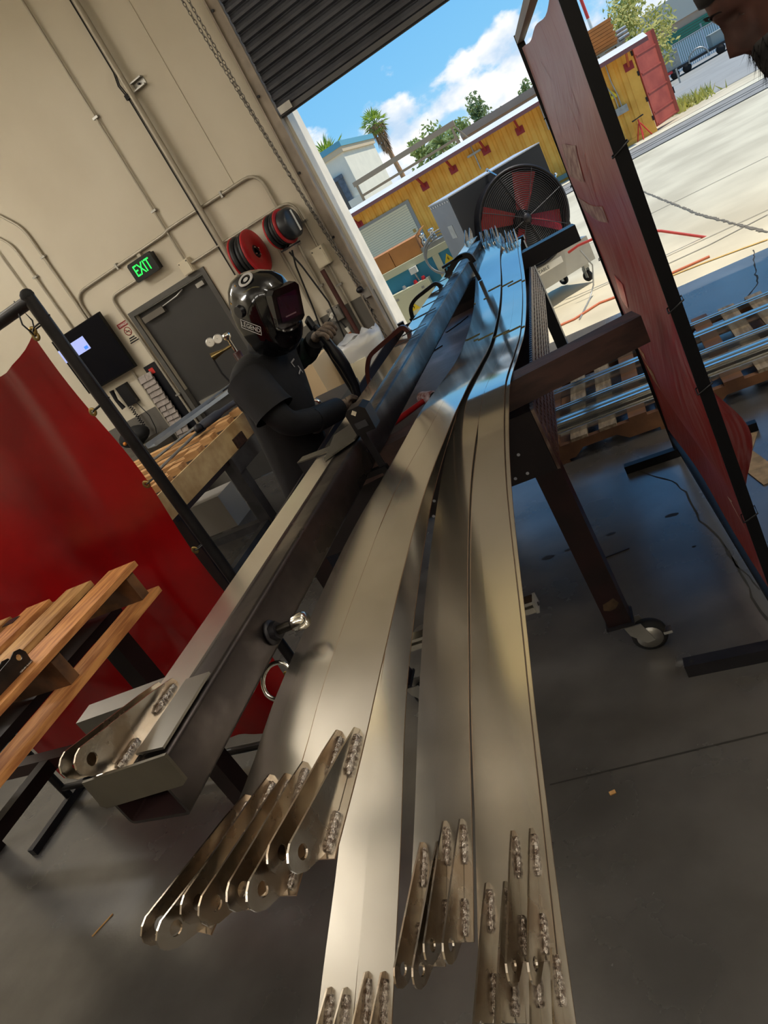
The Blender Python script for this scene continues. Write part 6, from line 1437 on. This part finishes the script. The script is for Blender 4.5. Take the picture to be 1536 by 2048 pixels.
blob_tree('dark green tree against the clouds by the right curtain', gb(-1.9, 45), 4.1, .85, 1.4, M_lf2, 1100, .13)
blob_tree('broad yellow green tree behind the lumber stack', gb(3.6, 50), 5.9, 2.6, 2.9, M_lf3, 4200, .14, .2)
def frond_fan(p, d, L, m, parent):
    d = d.normalized(); s_ = d.cross(Vector((0, 0, 1))).normalized(); u = s_.cross(d); mb = MB()
    st = p+d*L*.45
    mb.tube([p, st], .02, 4, False)
    for k in range(11):
        a = R(-75+15*k); dd = (d*math.cos(a)+s_*math.sin(a)).normalized(); e_ = st+dd*L*.55-Vector((0, 0, L*.10*abs(math.sin(a))+.06*L)); w_ = s_*.035*L if abs(math.sin(a)) < .7 else d*.035*L
        m_ = st.lerp(e_, .5)+u*.03*L; mb.add([st, m_-w_, e_, m_+w_], [(0, 1, 2, 3)])
    mb.obj('frond', m, parent)
def frond_feather(p, d, L, m, parent):
    d = d.normalized(); mb = MB(); pts = []
    for k in range(9):
        t_ = k/8; pts.append(p+d*L*t_+Vector((0, 0, .55*L*t_-.85*L*t_*t_)))
    mb.tube(pts, [.025]*6+[.015, .012, .006], 4, False)
    for k in range(1, 9):
        tg = (pts[k]-pts[k-1]).normalized(); s_ = tg.cross(Vector((0, 0, 1))).normalized()
        for sg in (-1, 1):
            for j in range(3):
                q = pts[k-1].lerp(pts[k], j/3); e_ = q+(s_*sg*.8+tg*.7-Vector((0, 0, .35))).normalized()*L*.26*(1-.5*k/9); w_ = tg*.02*L; mb.add([q-w_, e_, q+w_], [(0, 1, 2)])
    mb.obj('frond', m, parent)
M_palm = mat('palm_green', srgb(120, 150, 60), .6, 0, .3, 2, srgb(86, 120, 50)); add_translucency(M_palm, srgb(180, 200, 70), .35)
M_dry = mat('palm_dry', srgb(176, 136, 98), .8, 0, .3, 4)
def palm(label, base, top, kind, nfr, L, m, skirt):
    t_ = thing('palm_tree', label, 'palm', base); b_ = Vector(base); tp = Vector(top)
    MB().tube([b_, b_.lerp(tp, .5)+Vector((.08, 0, 0)), tp], [.20, .15, .12], 10).obj('trunk', M_dry, t_)
    for k in range(nfr):
        a = 2.399*k; e_ = R(75-125*k/nfr); d = Vector((math.cos(a)*math.cos(e_), math.sin(a)*math.cos(e_), math.sin(e_)))
        (frond_fan if kind == 'fan' else frond_feather)(tp, d, L*random.uniform(.85, 1.1), m, t_)
    if skirt:
        mb = MB()
        for k in range(260):
            a = random.uniform(0, 6.28); h = random.uniform(0, 1)**1.3*skirt; r0 = .16+.42*(1-h/skirt)*random.uniform(.5, 1); p = tp+Vector((r0*math.cos(a), r0*math.sin(a), -h)); e_ = p+Vector((.12*math.cos(a), .12*math.sin(a), -random.uniform(.3, .55))); s_ = Vector((-math.sin(a), math.cos(a), 0))*.05; mb.add([p-s_, p+s_, e_], [(0, 1, 2)])
        mb.obj('dry_skirt', M_dry, t_, kind='stuff')
palm('tall fan palm with a shaggy dry skirt behind the railing', gb(-10.3, 45), (-10.5, 45, 5.75), 'fan', 26, 1.0, M_palm, 1.5)
palm('bright green fan palm rising over the white building', gb(-14.4, 46), (-14.3, 46, 5.3), 'fan', 30, 1.9, M_palm, 0)
palm('feathery date palm above the beige roof', gb(-7.2, 43), (-7.15, 43, 2.75), 'feather', 26, 1.3, mat('date_green', srgb(128, 146, 84), .6, 0, .3, 2), 0)

# ---- warehouse, fence, trailer at the far right
wh = thing('warehouse', 'beige warehouse with a green roll up door across the lot', 'building', (10, 72, GZ(68)))
MB().b2(4.2, 34, 66, 76, GZ(66), 2.15).obj('lower_wall', mat('wall_tan', srgb(178, 150, 124), .8, 0, .08, 2), wh)
MB().b2(4.1, 34.1, 65.9, 76.1, 2.1505, 3.75).obj('upper_band', mat('wall_beige', srgb(200, 188, 168), .8), wh)
for z in (.3, .95, 1.55): MB().b2(4.2, 34, 65.985, 65.999, z, z+.06).obj('score_line', mat('score_pale', srgb(204, 178, 150), .8), wh)
gdz = (GZ(66), 1.65); gsm = MB().b2(-2.2, 2.2, -.03, 0, .01, .16).mesh('green_slat'); gsm.materials.append(mat('door_green', srgb(58, 118, 92), .6))
for k in range(13):
    o = bpy.data.objects.new('green_slat', gsm); COL.objects.link(o); o.location = (9.05, 65.96, GZ(66)+.05+k*.175); adopt(o, wh)
fn = thing('slatted_fence', 'chain link fence with white privacy slats before the warehouse', 'fence', (10, 57, GZ(57)))
M_fs = mat('privacy_slat', srgb(206, 210, 212), .6); M_fp = mat('fence_pipe', srgb(140, 146, 150), .5, .5)
fz = GZ(57); fsm = MB().b2(-.045, .045, 0, .02, 0, 1.62).mesh('privacy_slat'); fsm.materials.append(M_fs)
for k in range(120):
    o = bpy.data.objects.new('privacy_slat', fsm); COL.objects.link(o); o.location = (5.0+k*.125, 57, fz+.03); adopt(o, fn)
for x in (4.9, 8.35, 11.8, 15.2, 18.6): MB().cyl((x, 57.06, fz), (x, 57.06, fz+2.0 if x == 8.35 else fz+1.75), .045, n=8).obj('fence_post', M_fp, fn)
MB().cyl((4.9, 56.98, fz+1.68), (20, 56.98, fz+1.68), .03, n=8).obj('top_rail', M_fp, fn)
tr_ = thing('flatbed_trailer', 'black flatbed trailer loaded with grey crates along the fence', 'trailer', (7.5, 52.5, GZ(52)))
tz = GZ(52.5)
MB().b2(4.8, 12.5, 51.6, 53.6, tz+.42, tz+.56).obj('bed', M_black, tr_)
for x in (5.6, 6.3, 8.2, 9.0, 10.6): MB().lathe([(.001, -.1), (.24, -.1), (.26, 0), (.24, .1), (.001, .1)], (x, 51.7, tz+.26), (0, 1, 0), 16).obj('wheel', M_rubber, tr_)
MB().b2(4.9, 5.5, 51.55, 51.6, tz+.40, tz+.54).obj('tail_light_bar', mat('tail_red', srgb(200, 60, 60), .5), tr_)
MB().tube(arc((7.0, 51.58, tz+.40), .55, 0, math.pi, 10), .05, 6).obj('fender', M_galv, tr_)
for k, (x0, x1, h, m_) in enumerate(((5.2, 6.1, .95, M_galv), (7.9, 9.4, .62, mat('crate_grey', srgb(160, 160, 150), .7)), (9.6, 10.9, .75, M_galv), (11.0, 12.3, .72, mat('crate_tan', srgb(190, 180, 156), .7)))):
    t_ = tag(MB().b2(x0, x1, 51.9, 53.3, tz+.5605, tz+.56+h).b2(x0-.03, x1+.03, 51.87, 53.33, tz+.5605+h, tz+.60+h).obj('crate', m_), ('tall pale crate at the red light end of the trailer', 'low grey crate in the middle of the trailer', 'silver crate right of the low grey one', 'tan crate at the far end of the trailer')[k], 'crate')
bl_ = thing('bollard', 'thin steel bollard standing on the asphalt lot', 'bollard', (5.1, 46, GZ(46))); MB().cyl((5.1, 46, GZ(46)), (5.1, 46, GZ(46)+.75), .045, n=10).obj('post', M_galv, bl_); MB().lathe([(.001, .751), (.05, .751), (.05, .77), (.001, .79)], (5.1, 46, GZ(46)), (0, 0, 1), 10).obj('cap', M_dark, bl_)
yt = thing('yellow_tank', 'yellow tank partly hidden by the open rust red door', 'tank', (3.95, 41, GZ(41))); MB().b2(3.75, 4.15, 40.8, 41.4, GZ(41)+.30, GZ(41)+.86).obj('tank', mat('tank_yellow', srgb(214, 168, 60), .5), yt); MB().b2(3.7, 4.2, 40.8, 41.4, GZ(41), GZ(41)+.2995).obj('skid', M_dark, yt)
wd = MB()
for k in range(420):
    x = random.gauss(3.35, .38); y = random.gauss(30.4, .5); p = Vector((x, y, GZ(y))); h = random.uniform(.1, .5); d = Vector((random.uniform(-.25, .25), random.uniform(-.25, .25), h)); s_ = Vector((random.uniform(-1, 1), random.uniform(-1, 1), 0)).normalized()*.05; wd.add([p-s_, p+s_, p+d], [(0, 1, 2)])
w_ = wd.obj('weeds', M_lf3); tag(w_, 'yellow green weeds growing past the rust red door', 'weeds'); w_['kind'] = 'stuff'
cp = thing('crane_pole', 'slanting red and white pole rising behind the yellow tree', 'pole', gb(2.75, 60))
pA_, pB_ = Vector((2.66, 60, GZ(60))), Vector((2.45, 60, 8.2))
for k in range(6): MB().cyl(pA_.lerp(pB_, k/6), pA_.lerp(pB_, (k+1)/6), .11, n=8).obj('pole_band', M_white if k % 2 else MATS['stand_red'], cp)
